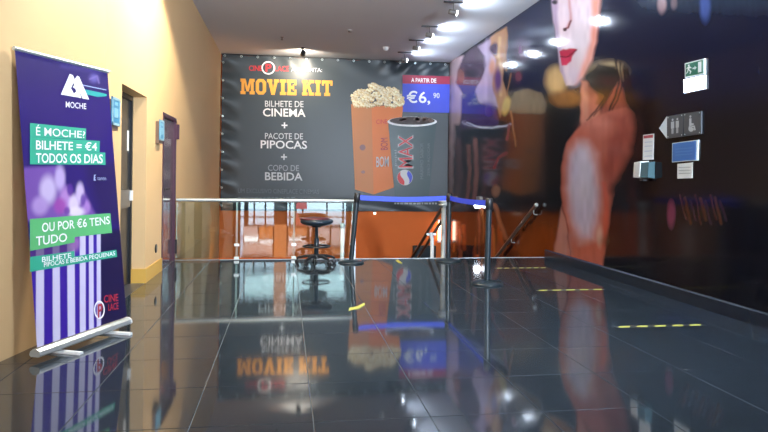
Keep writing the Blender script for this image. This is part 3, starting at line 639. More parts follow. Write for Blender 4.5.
def belt(a, b_, sag, par):
    a, b_ = Vector(a), Vector(b_); n = 14; V = []; h = 0.034
    d_ = (b_ - a); nr = Vector((-d_.y, d_.x, 0)).normalized() * 0.002
    for k in range(n + 1):
        t = k / n; p = a + d_ * t - Vector((0, 0, sag * 4 * t * (1 - t))); V += [p + Vector((0, 0, -h)) - nr, p + Vector((0, 0, h)) - nr, p + Vector((0, 0, h)) + nr, p + Vector((0, 0, -h)) + nr]
    Fs = []
    for k in range(n):
        for j in range(4): Fs.append((4 * k + j, 4 * k + (j + 1) % 4, 4 * k + 4 + (j + 1) % 4, 4 * k + 4 + j))
    MB().add(V, Fs).build('belt', M['belt'], par, label='blue webbing belt')
belt((1.045, 9.03, 0.925), (2.318, 9.11, 0.925), 0.02, s1)
belt((2.37, 9.08, 0.925), (2.33, 7.19, 0.935), 0.015, s2)

# ------------------------------------------------------------------ stool
sx, sy = 0.43, 8.92
so = thing('swivel_stool', (sx, sy, 0), 'black swivel stool with padded seat, foot ring and castors', 'stool')
seat = MB().lathe([(0.02, 0.535), (0.12, 0.538), (0.19, 0.555), (0.225, 0.58), (0.23, 0.602), (0.215, 0.622), (0.15, 0.634), (0.01, 0.636)], (sx, sy, 0), 32).build('seat', mat('seat_vinyl', (0.012, 0.022, 0.035), rough=0.35), so)
MB().lathe([(0.205, 0.624), (0.212, 0.631), (0.20, 0.642), (0.12, 0.65), (0.005, 0.65)], (sx - 0.03, sy + 0.02, 0), 32).build('seat_top', mat('maroon_vinyl', (0.09, 0.015, 0.02), rough=0.4), seat)
MB().lathe([(0.055, 0.515), (0.075, 0.53), (0.075, 0.54)], (sx, sy, 0), 16).build('seat_mount', M['black'], so)
MB().lathe([(0.032, 0.10), (0.032, 0.36), (0.024, 0.365), (0.024, 0.53)], (sx, sy, 0), 16).build('gas_column', M['post'], so)
rgm = MB().torus((sx, sy, 0.25), 0.185, 0.012, 32, 8)
for k in range(3):
    a = k * 2.094 + 0.3; rgm.tube([(sx + 0.03 * math.cos(a), sy + 0.03 * math.sin(a), 0.235), (sx + 0.18 * math.cos(a), sy + 0.18 * math.sin(a), 0.25)], 0.009, 8)
rgm.lathe([(0.04, 0.22), (0.045, 0.225), (0.045, 0.25), (0.034, 0.255)], (sx, sy, 0), 16)
rgm.build('foot_ring', M['black'], so)
MB().lathe([(0.05, 0.08), (0.06, 0.09), (0.055, 0.135), (0.035, 0.145)], (sx, sy, 0), 18).build('hub', M['black'], so)
for k in range(5):
    a = k * 2 * math.pi / 5 + 0.35; ca_, sa_ = math.cos(a), math.sin(a); at = lambda r, z: (sx + r * ca_, sy + r * sa_, z)
    lg = MB().tube([at(0.04, 0.115), at(0.14, 0.112), at(0.25, 0.09), at(0.275, 0.075)], [0.026, 0.022, 0.018, 0.016], 10).build('leg', M['black'], so)
    wv = Vector((-sa_, ca_, 0)); cc = Vector(at(0.272, 0.03))
    w_ = MB()
    for s_ in (-1, 1): w_.lathe([(0.026, -0.009), (0.03, -0.006), (0.03, 0.006), (0.026, 0.009)], cc + wv * 0.016 * s_, 16, tuple(wv))
    w_.tube([at(0.272, 0.04), at(0.272, 0.08)], 0.009, 8)
    w_.build('castor', M['black'], lg)

# ------------------------------------------------------------------ stair handrails
hr = thing('wall_handrail', (XR - 0.07, 9.64, 0), 'sloping dark handrail with steel brackets on the mural wall', 'handrail')
slope = -0.555
pt = lambda y: (XR - 0.07, y, 0.80 + slope * (y - 9.66))
MB().tube([pt(9.66), pt(13.4)], 0.030, 12).build('rail', M['rail_wood'], hr)
MB().lathe([(0.030, 0), (0.034, 0.004), (0.030, 0.03), (0.012, 0.036)], pt(9.655), 12, (0, -1, 0.5)).build('end_cap', M['steel'], hr)
for y in (9.75, 10.75, 11.75, 12.75):
    p = pt(y); MB().tube([(p[0], p[1], p[2] - 0.03), (p[0], p[1], p[2] - 0.085), (p[0] + 0.02, p[1], p[2] - 0.10), (XR - 0.006, p[1], p[2] - 0.10)], 0.009, 8).build('bracket', M['steel'], hr)
ch = thing('stair_handrail', (2.64, 10.3, -0.5), 'twin sloping bronze stair rails on a white post behind the belt', 'handrail')
for dx in (-0.06, 0.075):
    q = lambda y: (2.64 + dx, y, 0.79 - 0.46 * (y - 10.25)); MB().tube([q(10.0), q(14.2)], 0.028, 12).build('rail', M['rail_wood'], ch)
MB().tube([(2.60, 10.0, 0.905), (2.655, 9.985, 0.905), (2.70, 10.0, 0.905)], 0.024, 10).build('rail_bend', M['rail_wood'], ch)
MB().tube([(2.645, 11.5, 0.20), (2.66, 11.46, 0.10), (2.675, 11.45, -1.13)], 0.036, 12).build('rail_post', M['white'], ch)
MB().box(2.56, 2.74, 11.47, 11.53, 0.16, 0.20).build('post_saddle', M['satin'], ch)
lp = thing('newel_post', (0.92, 10.4, ZL), 'short white post seen through the glass beside the leaning stanchion', 'post')
MB().lathe([(0.05, 0), (0.05, 0.02), (0.034, 0.03), (0.034, 2.63), (0.03, 2.66)], (0.92, 10.4, ZL), 14).build('post_shaft', M['white'], lp)
MB().lathe([(0.04, 2.60), (0.044, 2.61), (0.044, 2.65), (0.02, 2.67)], (0.92, 10.4, ZL), 14).build('post_cap', M['steel'], lp)

# ------------------------------------------------------------------ things beyond the stairwell
M['lampred'] = mat('lamp_tube', (0.9, 0.6, 0.55), emit=(1.0, 0.58, 0.42), es=10.0)
wl = thing('wall_tube_light', (3.80, YB - 0.06, -0.40), 'glowing vertical tube light on the orange wall', 'lamp')
MB().tube([(3.80, YB - 0.06, -0.34), (3.80, YB - 0.06, 0.12)], 0.035, 12).build('tube', M['lampred'], wl)
for z in (-0.40, 0.12): MB().box(3.755, 3.845, YB - 0.06, YB, z, z + 0.05).build('holder', M['white'], wl)
tv = thing('wall_cabinet', (3.47, YB - 0.1, -1.1), 'black cabinet on the orange wall behind the stair rails', 'cabinet')
MB().cbox(3.13, 3.70, YB - 0.14, YB, -1.1, -0.475, 0.01).build('cabinet_body', M['black'], tv)
MB().box(3.16, 3.67, YB - 0.15, YB - 0.14, -1.06, -0.52).build('cabinet_door', M['post'], tv)
lb = thing('ledge_light', (2.16, YB - 0.06, 0.30), 'tiny lit lamp tucked under the banner hem', 'lamp')
MB().lathe([(0.02, 0.0), (0.035, 0.01), (0.035, 0.05), (0.02, 0.06)], (2.16, YB - 0.08, 0.29), 12).build('lamp_glass', mat('warm_bulb', (0.9, 0.85, 0.7), emit=(1.0, 0.9, 0.7), es=2.0), lb)
MB().box(2.13, 2.19, YB - 0.08, YB, 0.35, 0.38).build('bracket', M['black'], lb)
el = thing('wall_lamp', (XR - 0.05, 12.72, 0.60), 'bright white step lamp on the mural wall above the stairs', 'lamp')
MB().cbox(XR - 0.09, XR - 0.006, 12.60, 12.84, 0.72, 0.84, 0.01).build('housing', M['grey'], el)
MB().lathe([(0.03, -0.03), (0.06, -0.02), (0.075, 0.02), (0.06, 0.06), (0.03, 0.075)], (XR - 0.085, 12.72, 0.63), 18).build('lamp_globe', mat('white_globe', (0.9, 0.9, 0.9), emit=(0.80, 0.88, 1.0), es=22.0), el)

# ------------------------------------------------------------------ signs on the mural wall
XS = XR - 0.006
def wpt(x, y, d_=0.0): p = onX(x, y, XS); return (XS - d_, p[1], p[2])
def plate(mb, pts, d0, d1): mb.hull([wpt(x, y, d0) for x, y in pts], [wpt(x, y, d1) for x, y in pts])
def wtext(body, q, m, d_, par, bold=0.0, rot=False):
    uv, fs = text_geo(body, bold)
    MB().add([wpt(a, c, d_) for a, c in quad_map(q, uv)], fs).build('lettering', m, par)
def wshape(par, name, polys, m, d_):
    mb = MB()
    for i, q in enumerate(polys): mb.add([wpt(x, y, d_ + 0.0003 * i) for x, y in q], [tuple(range(len(q)))])
    return mb.build(name, m, par)
M['s_green'] = mat('sign_green', (0.02, 0.16, 0.10), rough=0.35); M['s_white'] = mat('sign_white', (0.75, 0.80, 0.80), rough=0.4)
M['s_dark'] = mat('sign_slate', (0.065, 0.075, 0.085), rough=0.3); M['s_blue'] = mat('sign_blue', (0.05, 0.16, 0.46), rough=0.35); M['s_pale'] = mat('sign_pale', (0.62, 0.72, 0.76), rough=0.4)
M['s_grey'] = mat('sign_grey', (0.42, 0.46, 0.48), rough=0.4); M['s_red'] = mat('sign_red', (0.35, 0.05, 0.07), rough=0.4)
def on_sign(u, v, q): return tuple(quad_map(q, np.array([[u, v]], float))[0])
ex = thing('exit_sign', wpt(696, 78), 'green emergency exit sign with running figure above the white light', 'sign')
qe = [(686.5, 78), (706, 74), (706, 58.5), (686.5, 63.5)]
mb = MB(); plate(mb, qe, 0, 0.02); mb.build('sign_board', M['s_white'], ex)
qg = [on_sign(u, v, qe) for u, v in ((0.06, 0.08), (0.94, 0.08), (0.94, 0.92), (0.06, 0.92))]
mb = MB(); plate(mb, qg, 0.02, 0.023); mb.build('green_panel', M['s_green'], ex)
sg = lambda pts: [on_sign(u, v, qg) for u, v in pts]
wshape(ex, 'running_figure', [sg([(0.20 + 0.05 * math.cos(a), 0.84 + 0.08 * math.sin(a)) for a in np.linspace(0, 5.8, 10)]), sg([(0.14, 0.50), (0.22, 0.46), (0.28, 0.74), (0.17, 0.76)]), sg([(0.26, 0.74), (0.37, 0.60), (0.34, 0.55), (0.23, 0.64)]), sg([(0.16, 0.74), (0.06, 0.62), (0.09, 0.56), (0.20, 0.68)]), sg([(0.16, 0.50), (0.24, 0.50), (0.36, 0.32), (0.30, 0.12), (0.25, 0.14), (0.28, 0.32)]), sg([(0.14, 0.52), (0.20, 0.48), (0.15, 0.28), (0.03, 0.18), (0.02, 0.25), (0.11, 0.32)])], M['s_white'], 0.025)
wshape(ex, 'arrow', [sg([(0.42, 0.46), (0.54, 0.46), (0.54, 0.58), (0.42, 0.58)]), sg([(0.54, 0.34), (0.66, 0.52), (0.54, 0.70)])], M['s_white'], 0.025)
wshape(ex, 'door_mark', [sg([(0.74, 0.10), (0.94, 0.10), (0.94, 0.92), (0.74, 0.92)])], M['s_white'], 0.025)
em = thing('emergency_light', wpt(695, 93), 'glowing white emergency light box under the green exit sign', 'lamp')
qm = [(685, 93.5), (706.5, 89), (706.5, 74.8), (685, 79.3)]
mb = MB(); plate(mb, qm, 0, 0.012); mb.build('housing', M['white'], em)
qi = [on_sign(u, v, qm) for u, v in ((0.03, 0.04), (0.97, 0.04), (0.97, 0.96), (0.03, 0.96))]
mb = MB(); plate(mb, qi, 0.012, 0.022); mb.build('diffuser', mat('light_diffuser', (0.9, 0.9, 0.9), emit=(0.62, 0.76, 1.0), es=9.0), em)
wc = thing('restroom_sign', wpt(682, 139), 'dark arrow-shaped restroom sign with pale figures', 'sign')
wshape(wc, 'arrow_tip', [[(660, 128.3), (668, 139), (668, 116)]], M['s_pale'], 0.012)
for (x0, x1, a0, a1, b0, b1) in ((668.4, 684.4, 116.4, 113.6, 138.6, 136.4), (685.2, 702.4, 113.4, 111, 136.2, 134)):
    mb = MB(); plate(mb, [(x0, b0), (x1, b1), (x1, a1), (x0, a0)], 0, 0.016); pn = mb.build('sign_panel', M['s_dark'], wc)
    qq = [(x0, b0), (x1, b1), (x1, a1), (x0, a0)]; h_ = lambda pts: [on_sign(u, v, qq) for u, v in pts]
    if x0 < 680:
        for c_ in (0.36, 0.66):
            wshape(pn, 'figure', [h_([(c_ + 0.06 * math.cos(a), 0.80 + 0.055 * math.sin(a)) for a in np.linspace(0, 5.8, 9)]), h_([(c_ - 0.10, 0.42), (c_ + 0.10, 0.42), (c_ + 0.10, 0.72), (c_ - 0.10, 0.72)]), h_([(c_ - 0.06, 0.18), (c_ - 0.01, 0.18), (c_ - 0.01, 0.42), (c_ - 0.06, 0.42)]), h_([(c_ + 0.01, 0.18), (c_ + 0.06, 0.18), (c_ + 0.06, 0.42), (c_ + 0.01, 0.42)])], M['s_grey'], 0.018)
    else:
        wshape(pn, 'figure', [h_([(0.40 + 0.06 * math.cos(a), 0.82 + 0.055 * math.sin(a)) for a in np.linspace(0, 5.8, 9)]), h_([(0.33, 0.40), (0.46, 0.40), (0.46, 0.74), (0.33, 0.74)]), h_([(0.46, 0.52), (0.60, 0.50), (0.60, 0.44), (0.46, 0.44)]), h_([(0.46, 0.42), (0.66, 0.40), (0.72, 0.20), (0.64, 0.18), (0.58, 0.34), (0.46, 0.34)]), h_([(0.46 + 0.17 * math.cos(a), 0.30 + 0.15 * math.sin(a)) for a in np.linspace(2.2, 6.0, 12)])], M['s_grey'], 0.018)
    for u in (0.07, 0.93):
        for v in (0.07, 0.93): wshape(pn, 'screw', [h_([(u + 0.03 * math.cos(a), v + 0.03 * math.sin(a)) for a in np.linspace(0, 5.6, 8)])], M['s_pale'], 0.018)
bs = thing('blue_notice', wpt(686, 161), 'blue notice board with pale edge under the restroom sign', 'sign')
mb = MB(); plate(mb, [(673, 162.4), (698.6, 160.4), (699.2, 139.8), (673.2, 143.2)], 0, 0.012); mb.build('sign_board', M['s_pale'], bs)
mb = MB(); plate(mb, [(673.6, 161.6), (697, 159.8), (697.4, 140.8), (673.8, 143.8)], 0.012, 0.014); mb.build('blue_panel', M['s_blue'], bs)
wshape(bs, 'printed_lines', [[(677, y + 0.5), (694, y - 0.9), (694, y - 1.4), (677, y)] for y in (149, 152, 155)], mat('line_blue', (0.10, 0.24, 0.55), rough=0.4), 0.016)
pn = thing('paper_notice', wpt(685, 178), 'small white paper notice below the blue board', 'notice')
mb = MB(); plate(mb, [(677.4, 178.6), (692.6, 178.2), (692.8, 162.4), (677.6, 163.8)], 0, 0.003); mb.build('paper', M['s_white'], pn)
wshape(pn, 'printed_lines', [[(679, y + 0.9), (691, y + 0.6), (691, y - 0.2), (679, y)] for y in (167, 170, 173)], M['s_grey'], 0.005)
rn = thing('red_headed_notice', wpt(648, 160), 'narrow white notice with red heading over the dispenser', 'notice')
mb = MB(); plate(mb, [(643, 160), (653.6, 159.4), (654.2, 133.6), (643.4, 135)], 0, 0.004); mb.build('paper', M['s_white'], rn)
wshape(rn, 'heading', [[(644, 138.6), (653.4, 137.6), (653.4, 134.6), (644, 135.8)]], M['s_red'], 0.006)
wshape(rn, 'printed_lines', [[(645, y + 0.7), (652.6, y + 0.2), (652.6, y - 0.5), (645, y)] for y in (142, 146, 151, 156)], mat('line_pale', (0.45, 0.52, 0.66), rough=0.4), 0.006)
ds = thing('soap_dispenser', wpt(647, 179), 'white and dark wall-mounted gel dispenser beside the arm print', 'dispenser')
y0_, y1_ = wpt(655, 170)[1], wpt(640.5, 170)[1]; z0_, z1_ = wpt(647, 178.4)[2], wpt(647, 161)[2]
ym = y0_ + (y1_ - y0_) * 0.42
MB().hull([(XS, ym, z0_), (XS, y1_, z0_), (XS - 0.09, y1_, z0_ + 0.01), (XS - 0.11, ym, z0_ + 0.01)], [(XS, ym, z1_), (XS, y1_, z1_), (XS - 0.08, y1_, z1_ - 0.015), (XS - 0.10, ym, z1_ - 0.015)]).build('cover', M['s_white'], ds)
MB().hull([(XS, y0_, z0_), (XS, ym, z0_), (XS - 0.105, ym, z0_ + 0.01), (XS - 0.085, y0_, z0_ + 0.01)], [(XS, y0_, z1_ - 0.01), (XS, ym, z1_ - 0.01), (XS - 0.095, ym, z1_ - 0.02), (XS - 0.075, y0_, z1_ - 0.02)]).build('side_panel', mat('dispenser_dark', (0.05, 0.10, 0.12), rough=0.25), ds)
MB().box(XS - 0.08, XS - 0.03, ym - 0.02, ym + 0.05, z0_ - 0.03, z0_).build('nozzle', M['black'], ds)

# ------------------------------------------------------------------ signs and sockets on the left wall
def plaque(x0, x1, y0, y1, label, cols):
    c = onX((x0 + x1) / 2, (y0 + y1) / 2, XL + 0.05); ya = onX(x0, 150, XL + 0.05)[1]; yb = onX(x1, 150, XL + 0.05)[1]
    za, zb = onX((x0 + x1) / 2, y1, XL + 0.05)[2], onX((x0 + x1) / 2, y0, XL + 0.05)[2]
    o = thing('door_plaque', (XL + 0.02, c[1], za), label, 'sign', 'blue door plaques on the left wall')
    MB().cbox(XL, XL + 0.045, ya + 0.02, yb - 0.02, za - 0.04, zb - 0.02, 0.004).build('backing_box', M['rail_wood'], o)
    MB().box(XL + 0.045, XL + 0.055, ya, yb, za, zb).build('plaque_face', mat('plaque_blue', (0.05, 0.24, 0.42), rough=0.3), o)
    w_, h_ = yb - ya, zb - za; t = 0.022
    f = MB().box(XL + 0.055, XL + 0.058, ya, ya + t, za, zb).box(XL + 0.055, XL + 0.058, yb - t, yb, za, zb).box(XL + 0.055, XL + 0.058, ya, yb, za, za + t).box(XL + 0.055, XL + 0.058, ya, yb, zb - t, zb)
    f.build('pale_border', mat('plaque_border', (0.30, 0.50, 0.58), rough=0.3), o)
    f = MB().box(XL + 0.055, XL + 0.057, ya + w_ * 0.25, ya + w_ * 0.75, za + h_ * 0.28, za + h_ * 0.62).box(XL + 0.055, XL + 0.057, ya + w_ * 0.3, ya + w_ * 0.7, za + h_ * 0.72, za + h_ * 0.84)
    f.build('pale_marks', mat('plaque_mark', (0.22, 0.46, 0.60), rough=0.3), o)
plaque(111.2, 119, 97.5, 125.5, 'blue square plaque between the roll-up banner and the black door', None)
plaque(159.2, 163.4, 120, 140.5, 'blue square plaque on the pier beside the plum door', None)
c = onX(155.6, 248.5, XL)
sk = thing('wall_socket', (XL + 0.005, c[1], c[2] - 0.06), 'small black socket plate low on the tan pier', 'socket')
MB().lathe([(0.052, 0), (0.055, 0.004), (0.05, 0.012)], (XL, c[1], c[2]), 20, (1, 0, 0)).build('plate', M['black'], sk)
MB().lathe([(0.03, 0.012), (0.03, 0.014), (0.01, 0.013)], (XL, c[1], c[2]), 16, (1, 0, 0)).build('socket_face', M['grey'], sk)

# ------------------------------------------------------------------ roll-up banner
nrm = np.array([0.931, -0.366, 0.0]); udir = np.array([0.366, 0.931, 0.0])
R0 = np.array([-1.241, 5.345, 0.09]); WID = 0.95; LEAN = 0.20; HGT = 1.955
top_off = -nrm * LEAN + np.array([0, 0, HGT]); pn_ = np.cross(udir, top_off); pn_ /= np.linalg.norm(pn_)
if pn_ @ nrm < 0: pn_ = -pn_
L0 = R0 - udir * WID
ru = thing('rollup_banner', tuple((R0 + L0) / 2 * np.array([1, 1, 0])), 'purple roll-up banner stand with green price strips and striped print', 'banner')
ruv = lambda u, v: L0 + udir * WID * u + top_off * v
def rpt(x, y, off=0.0): return onP(x, y, R0 + pn_ * off, pn_)
U, Vv = np.meshgrid(np.linspace(0, 1, 170), np.linspace(0, 1, 330)); Pg = (L0 + udir * WID * U[..., None] + top_off * Vv[..., None])
gx_, gy_ = proj(Pg.reshape(-1, 3)); gx_ = gx_.reshape(U.shape); gy_ = gy_.reshape(U.shape)
p = Paint(gx_, gy_, (46, 32, 112))
p.poly([(0, 20), (120, 60), (120, 100), (0, 80)], (44, 34, 104), 15, 0.8)
p.ell(94, 78, 4, 4, (120, 110, 190), 0.9, 0.8); p.line([(62, 66), (100, 72)], 3, (96, 84, 160), 3, 0.5); p.line([(90, 79), (97, 76), (99, 83)], 1.4, (150, 130, 200), 1.0, 0.6)
p.poly([(99, 232), (140, 225), (140, 345), (100.8, 345)], (34, 28, 72), 2.5); p.poly([(84, 165), (130, 160), (130, 230), (100, 215)], (44, 34, 92), 8)
# popcorn photograph
p.poly([(20, 168), (60, 166), (64, 182), (72, 196), (82, 188), (90, 204), (96, 216), (20, 222)], (120, 84, 170), 3)
for (cx, cy, rx, ry, cc) in ((60, 178, 5, 12, (196, 176, 226)), (66, 200, 6, 12, (184, 140, 210)), (74, 204, 5, 9, (224, 208, 236)), (80, 193, 4, 10, (210, 190, 232)), (70, 190, 3, 6, (90, 50, 150)), (86, 207, 4, 7, (172, 130, 204)), (60, 206, 6, 8, (160, 76, 170)), (76, 212, 8, 5, (232, 220, 240)), (48, 190, 8, 14, (206, 190, 230)), (40, 206, 8, 9, (180, 150, 214)), (83, 200, 2.5, 6, (104, 70, 160)), (67, 211, 3, 4, (110, 60, 160))): p.ell(cx, cy, rx, ry, cc, 0.45, 0.9)
# striped paper bag
p.poly([(10, 236), (100.5, 226), (101.5, 360), (10, 370)], (62, 34, 160), 0.8)
for (a, b_, c, d_) in ((-2, 8, -2, 8), (17, 26, 18, 26), (36, 44, 36, 44), (52.5, 59.5, 53, 60.5), (67, 74.5, 68, 75.3), (79.7, 85.6, 80, 85.8), (89, 93.3, 89, 94), (96.8, 100.6, 96.8, 101)): p.poly([(a, 232), (b_, 231), (d_, 365), (c, 365)], (212, 206, 238), 0.5)
p.poly([(10, 236), (70, 232), (78, 246), (70, 256), (10, 262)], (84, 50, 120), 3, 0.8); p.ell(75, 243, 5, 8, (160, 110, 180), 0.6, 0.8)
M['roll'] = mat('rollup_print', (0.5, 0.5, 0.5), rough=0.32, spec=0.5, attr='print', bump=0.03, bscale=3.0)
sh = colour_sheet('banner_sheet', Pg, 170, 330, np.clip(p.c * 0.82, 0, 1), M['roll'], ru)
def rpoly(name, polys, m, off, par=ru):
    mb = MB()
    for i, q in enumerate(polys): mb.add([rpt(x, y, off + 0.0002 * i) for x, y in q], [tuple(range(len(q)))])
    return mb.build(name, m, par)
def rtext(body, q, m, off=0.006, bold=0.0):
    uv, fs = text_geo(body, bold); return MB().add([rpt(a, c, off) for a, c in quad_map(q, uv)], fs).build('lettering', m, ru)
M['r_green'] = mat('strip_green', (0.035, 0.36, 0.24), rough=0.4); M['r_teal'] = mat('strip_teal', (0.03, 0.34, 0.33), rough=0.4); M['r_white'] = mat('roll_white', (0.80, 0.80, 0.84), rough=0.4); M['r_lime'] = mat('strip_lime', (0.10, 0.42, 0.16), rough=0.4)
M['r_red'] = mat('roll_red', (0.40, 0.03, 0.06), rough=0.4); M['r_pale'] = mat('roll_pale', (0.32, 0.40, 0.62), rough=0.4)
rpoly('swoosh', [[(83, 89.0), (98, 92.0), (106.6, 94.2), (106.6, 96.2), (98, 97), (86.6, 94.5)]], M['r_teal'], 0.003)
rpoly('swoosh_line', [[(78, 83.6), (106.4, 89.6), (106.4, 90.4), (78, 84.6)]], M['r_pale'], 0.003)
rpoly('mountain_logo', [[(60.8, 94.6), (69.8, 73.8), (72.8, 75.2), (74.4, 80.4), (67.8, 95.6)], [(74.2, 80.2), (77.0, 75.8), (79.2, 76.8), (89.2, 99.6), (82.6, 98.6), (76.0, 83.6)],
                        [(72.8, 87.0), (75.4, 84.0), (78.0, 86.6), (81.4, 98.0), (78.8, 97.8), (75.4, 89.0)], [(67.8, 95.6), (71.0, 88.2), (73.6, 93.0), (72.6, 96.6)], [(72.6, 96.6), (73.4, 93.8), (76.4, 91.4), (79.6, 97.6)], [(70.2, 74.4), (73.0, 75.4), (78.0, 87.0), (75.6, 88.6)]], M['r_white'], 0.004)
rtext('MOCHE', [(65.8, 107.4), (86.2, 109.2), (86.2, 103.6), (65.8, 101.2)], M['r_white'], bold=0.006)
rpoly('green_strip', [[(30, 137), (86, 139.6), (86.2, 128.6), (30, 123.0)]], M['r_green'], 0.003)
rpoly('green_strip', [[(30, 151), (99.6, 152.2), (99.8, 141), (30, 137)]], M['r_green'], 0.0032)
rpoly('green_strip', [[(30, 164.4), (105.6, 164.8), (105.2, 152.6), (30, 150.8)]], M['r_green'], 0.0034)
rtext('É MOCHE?', [(36, 135.4), (85.2, 138.2), (85.2, 129.6), (36, 124.4)], M['r_white'], bold=0.006)
rtext('BILHETE = €4', [(36, 149.6), (97, 150.8), (97, 142.4), (36, 139.6)], M['r_white'], bold=0.015)
rtext('TODOS OS DIAS', [(36, 163), (102.8, 163.4), (102.8, 154.4), (36, 153)], M['r_white'], bold=0.015)
rtext('tanto.', [(97.4, 180), (107, 180.2), (107, 177.2), (97.4, 177)], M['r_pale']); rpoly('small_mark', [[(93.6, 180.6), (95.8, 180.8), (95.8, 179.6), (94.8, 179), (95.6, 177.4), (94.8, 176.6), (96, 174.6), (94, 174.8)]], M['r_pale'], 0.006)
rpoly('green_strip', [[(30, 242), (112, 232.8), (110.4, 213.2), (30, 219)]], M['r_lime'], 0.003)
rpoly('green_strip', [[(30, 251), (74.8, 242.4), (74.6, 236.6), (30, 241)]], M['r_lime'], 0.0033)
rtext('OU POR €6 TENS', [(42, 232.4), (110, 224), (109.4, 215.6), (42, 222.4)], M['r_white'], bold=0.012)
rtext('TUDO', [(36, 246), (67.2, 241.4), (67, 232.8), (36, 236.6)], M['r_white'], bold=0.012)
rpoly('green_strip', [[(30, 266), (74.6, 259), (74.4, 251), (30, 257)]], M['r_green'], 0.003)
rpoly('green_strip', [[(30, 272), (117, 256.8), (116.4, 249.6), (30, 264)]], M['r_green'], 0.0034)
rtext('BILHETE', [(42, 262.2), (71.4, 257.6), (71.2, 252.8), (42, 257)], M['r_white'], bold=0.008)
rtext('PIPOCAS E BEBIDA PEQUENAS', [(44, 268), (115.2, 256), (115, 251.2), (44, 262.4)], M['r_white'], bold=0.008)
rtext('CINE', [(104, 303), (118.4, 301), (118.2, 293.6), (103.8, 295.4)], M['r_red'], bold=0.015)
rtext('LACE', [(108.4, 311), (118.6, 309.2), (118.4, 302.2), (108.2, 304)], M['r_red'], bold=0.015)
rtext('P', [(98, 318), (102.6, 316.4), (102.6, 303), (98, 304.4)], M['r_red'], off=0.007, bold=0.02)
oo = [(99.4 + 5.4 * math.cos(a), 309.8 + 9.2 * math.sin(a)) for a in np.linspace(0, 2 * math.pi, 29)[:-1]]; ii = [(99.4 + 4.2 * math.cos(a), 309.8 + 7.4 * math.sin(a)) for a in np.linspace(0, 2 * math.pi, 29)[:-1]]
MB().add([rpt(x, y, 0.006) for x, y in oo + ii], [(k, (k + 1) % 28, 28 + (k + 1) % 28, 28 + k) for k in range(28)]).build('logo_ring', M['r_white'], ru)
# hardware
ta, tb = ruv(-0.01, 1.0), ruv(1.01, 1.0)
MB().tube([tuple(ta), tuple(tb)], 0.014, 10).build('top_rail', M['satin'], ru)
ca, cb = L0 - udir * 0.02 + np.array([0, 0, -0.03]), R0 + udir * 0.005 + np.array([0, 0, -0.03])
prof = [(-0.03, -0.028), (0.03, -0.028), (0.042, -0.016), (0.036, 0.008), (0.014, 0.024), (-0.014, 0.024), (-0.036, 0.008), (-0.042, -0.016)]
cs = MB().hull([tuple(ca + nrm * a + np.array([0, 0, b_])) for a, b_ in prof], [tuple(cb + nrm * a + np.array([0, 0, b_])) for a, b_ in prof]).build('cassette', M['satin'], ru)
MB().hull([tuple(cb + nrm * a * 1.04 + np.array([0, 0, b_ * 1.04])) for a, b_ in prof], [tuple(cb + udir * 0.012 + nrm * a * 1.04 + np.array([0, 0, b_ * 1.04])) for a, b_ in prof]).build('end_cap', M['white'], cs)
for t in (0.22, 0.80):
    c = L0 + udir * WID * t; a, e = c - nrm * 0.10, c + nrm * 0.17; h = udir * 0.02
    f = MB().hull([tuple(q[:2]) + (0.001,) for q in (a - h, a + h, e + h, e - h)], [tuple(q[:2]) + (0.018,) for q in (a - h, a + h, e + h * 0.8, e - h * 0.8)]); f.build('foot', M['white'], ru)
MB().tube([tuple(R0 - udir * WID / 2 - nrm * 0.02 + np.array([0, 0, 0.0])), tuple(ruv(0.5, 1.0) - nrm * 0.02)], 0.010, 8).build('support_pole', M['satin'], ru)

# ------------------------------------------------------------------ floor tape
M['t_black'] = mat('tape_black', (0.012, 0.012, 0.012), rough=0.5); M['t_yel'] = mat('tape_yellow', (0.50, 0.48, 0.09), rough=0.5)
for (y, x0, x1, nd, lab) in ((4.98, 2.73, 3.54, 5, 'black and yellow hazard tape farthest from the stair edge'), (6.69, 2.73, 3.53, 5, 'black and yellow hazard tape beside the reflection of the arm'), (8.38, 2.83, 3.56, 7, 'black and yellow hazard tape near the top of the stairs')):
    o = thing('hazard_tape', ((x0 + x1) / 2, y, 0), lab, 'tape', 'hazard tape strips on the floor')
    MB().box(x0, x1, y - 0.024, y + 0.024, 0.0003, 0.0010).build('tape_strip', M['t_black'], o)
    st_ = (x1 - x0) / nd
    for k in range(nd):
        a = x0 + k * st_ + 0.015; e = a + st_ * 0.62
        MB().hull([(a, y - 0.024, 0.0010), (e, y - 0.024, 0.0010), (e + 0.03, y + 0.024, 0.0010), (a + 0.03, y + 0.024, 0.0010)], [(a, y - 0.024, 0.0018), (e, y - 0.024, 0.0018), (e + 0.03, y + 0.024, 0.0018), (a + 0.03, y + 0.024, 0.0018)]).build('yellow_stripe', M['t_yel'], o)
def scrap(pts, lab):
    a = [tuple(onZ(x, y, 0.0)[:2]) for x, y in pts]; n = len(a)
    MB().hull([(q[0], q[1], 0.0005) for q in a], [(q[0], q[1], 0.003 + 0.006 * (k % 2)) for k, q in enumerate(a)]).build('tape_scrap', M['t_yel'], None, lab, 'tape', 'scraps of yellow tape')
scrap([(348.6, 311), (349.4, 308.6), (357, 306.6), (364.4, 303.6), (365, 305.0), (359, 308.6), (352, 309.8)], 'torn yellow tape scrap lying on open floor tiles')
scrap([(395.6, 260.6), (398, 260.2), (402.4, 263.0), (402, 263.8), (398, 262.6)], 'tiny yellow tape scrap near the floor edge under the belt')

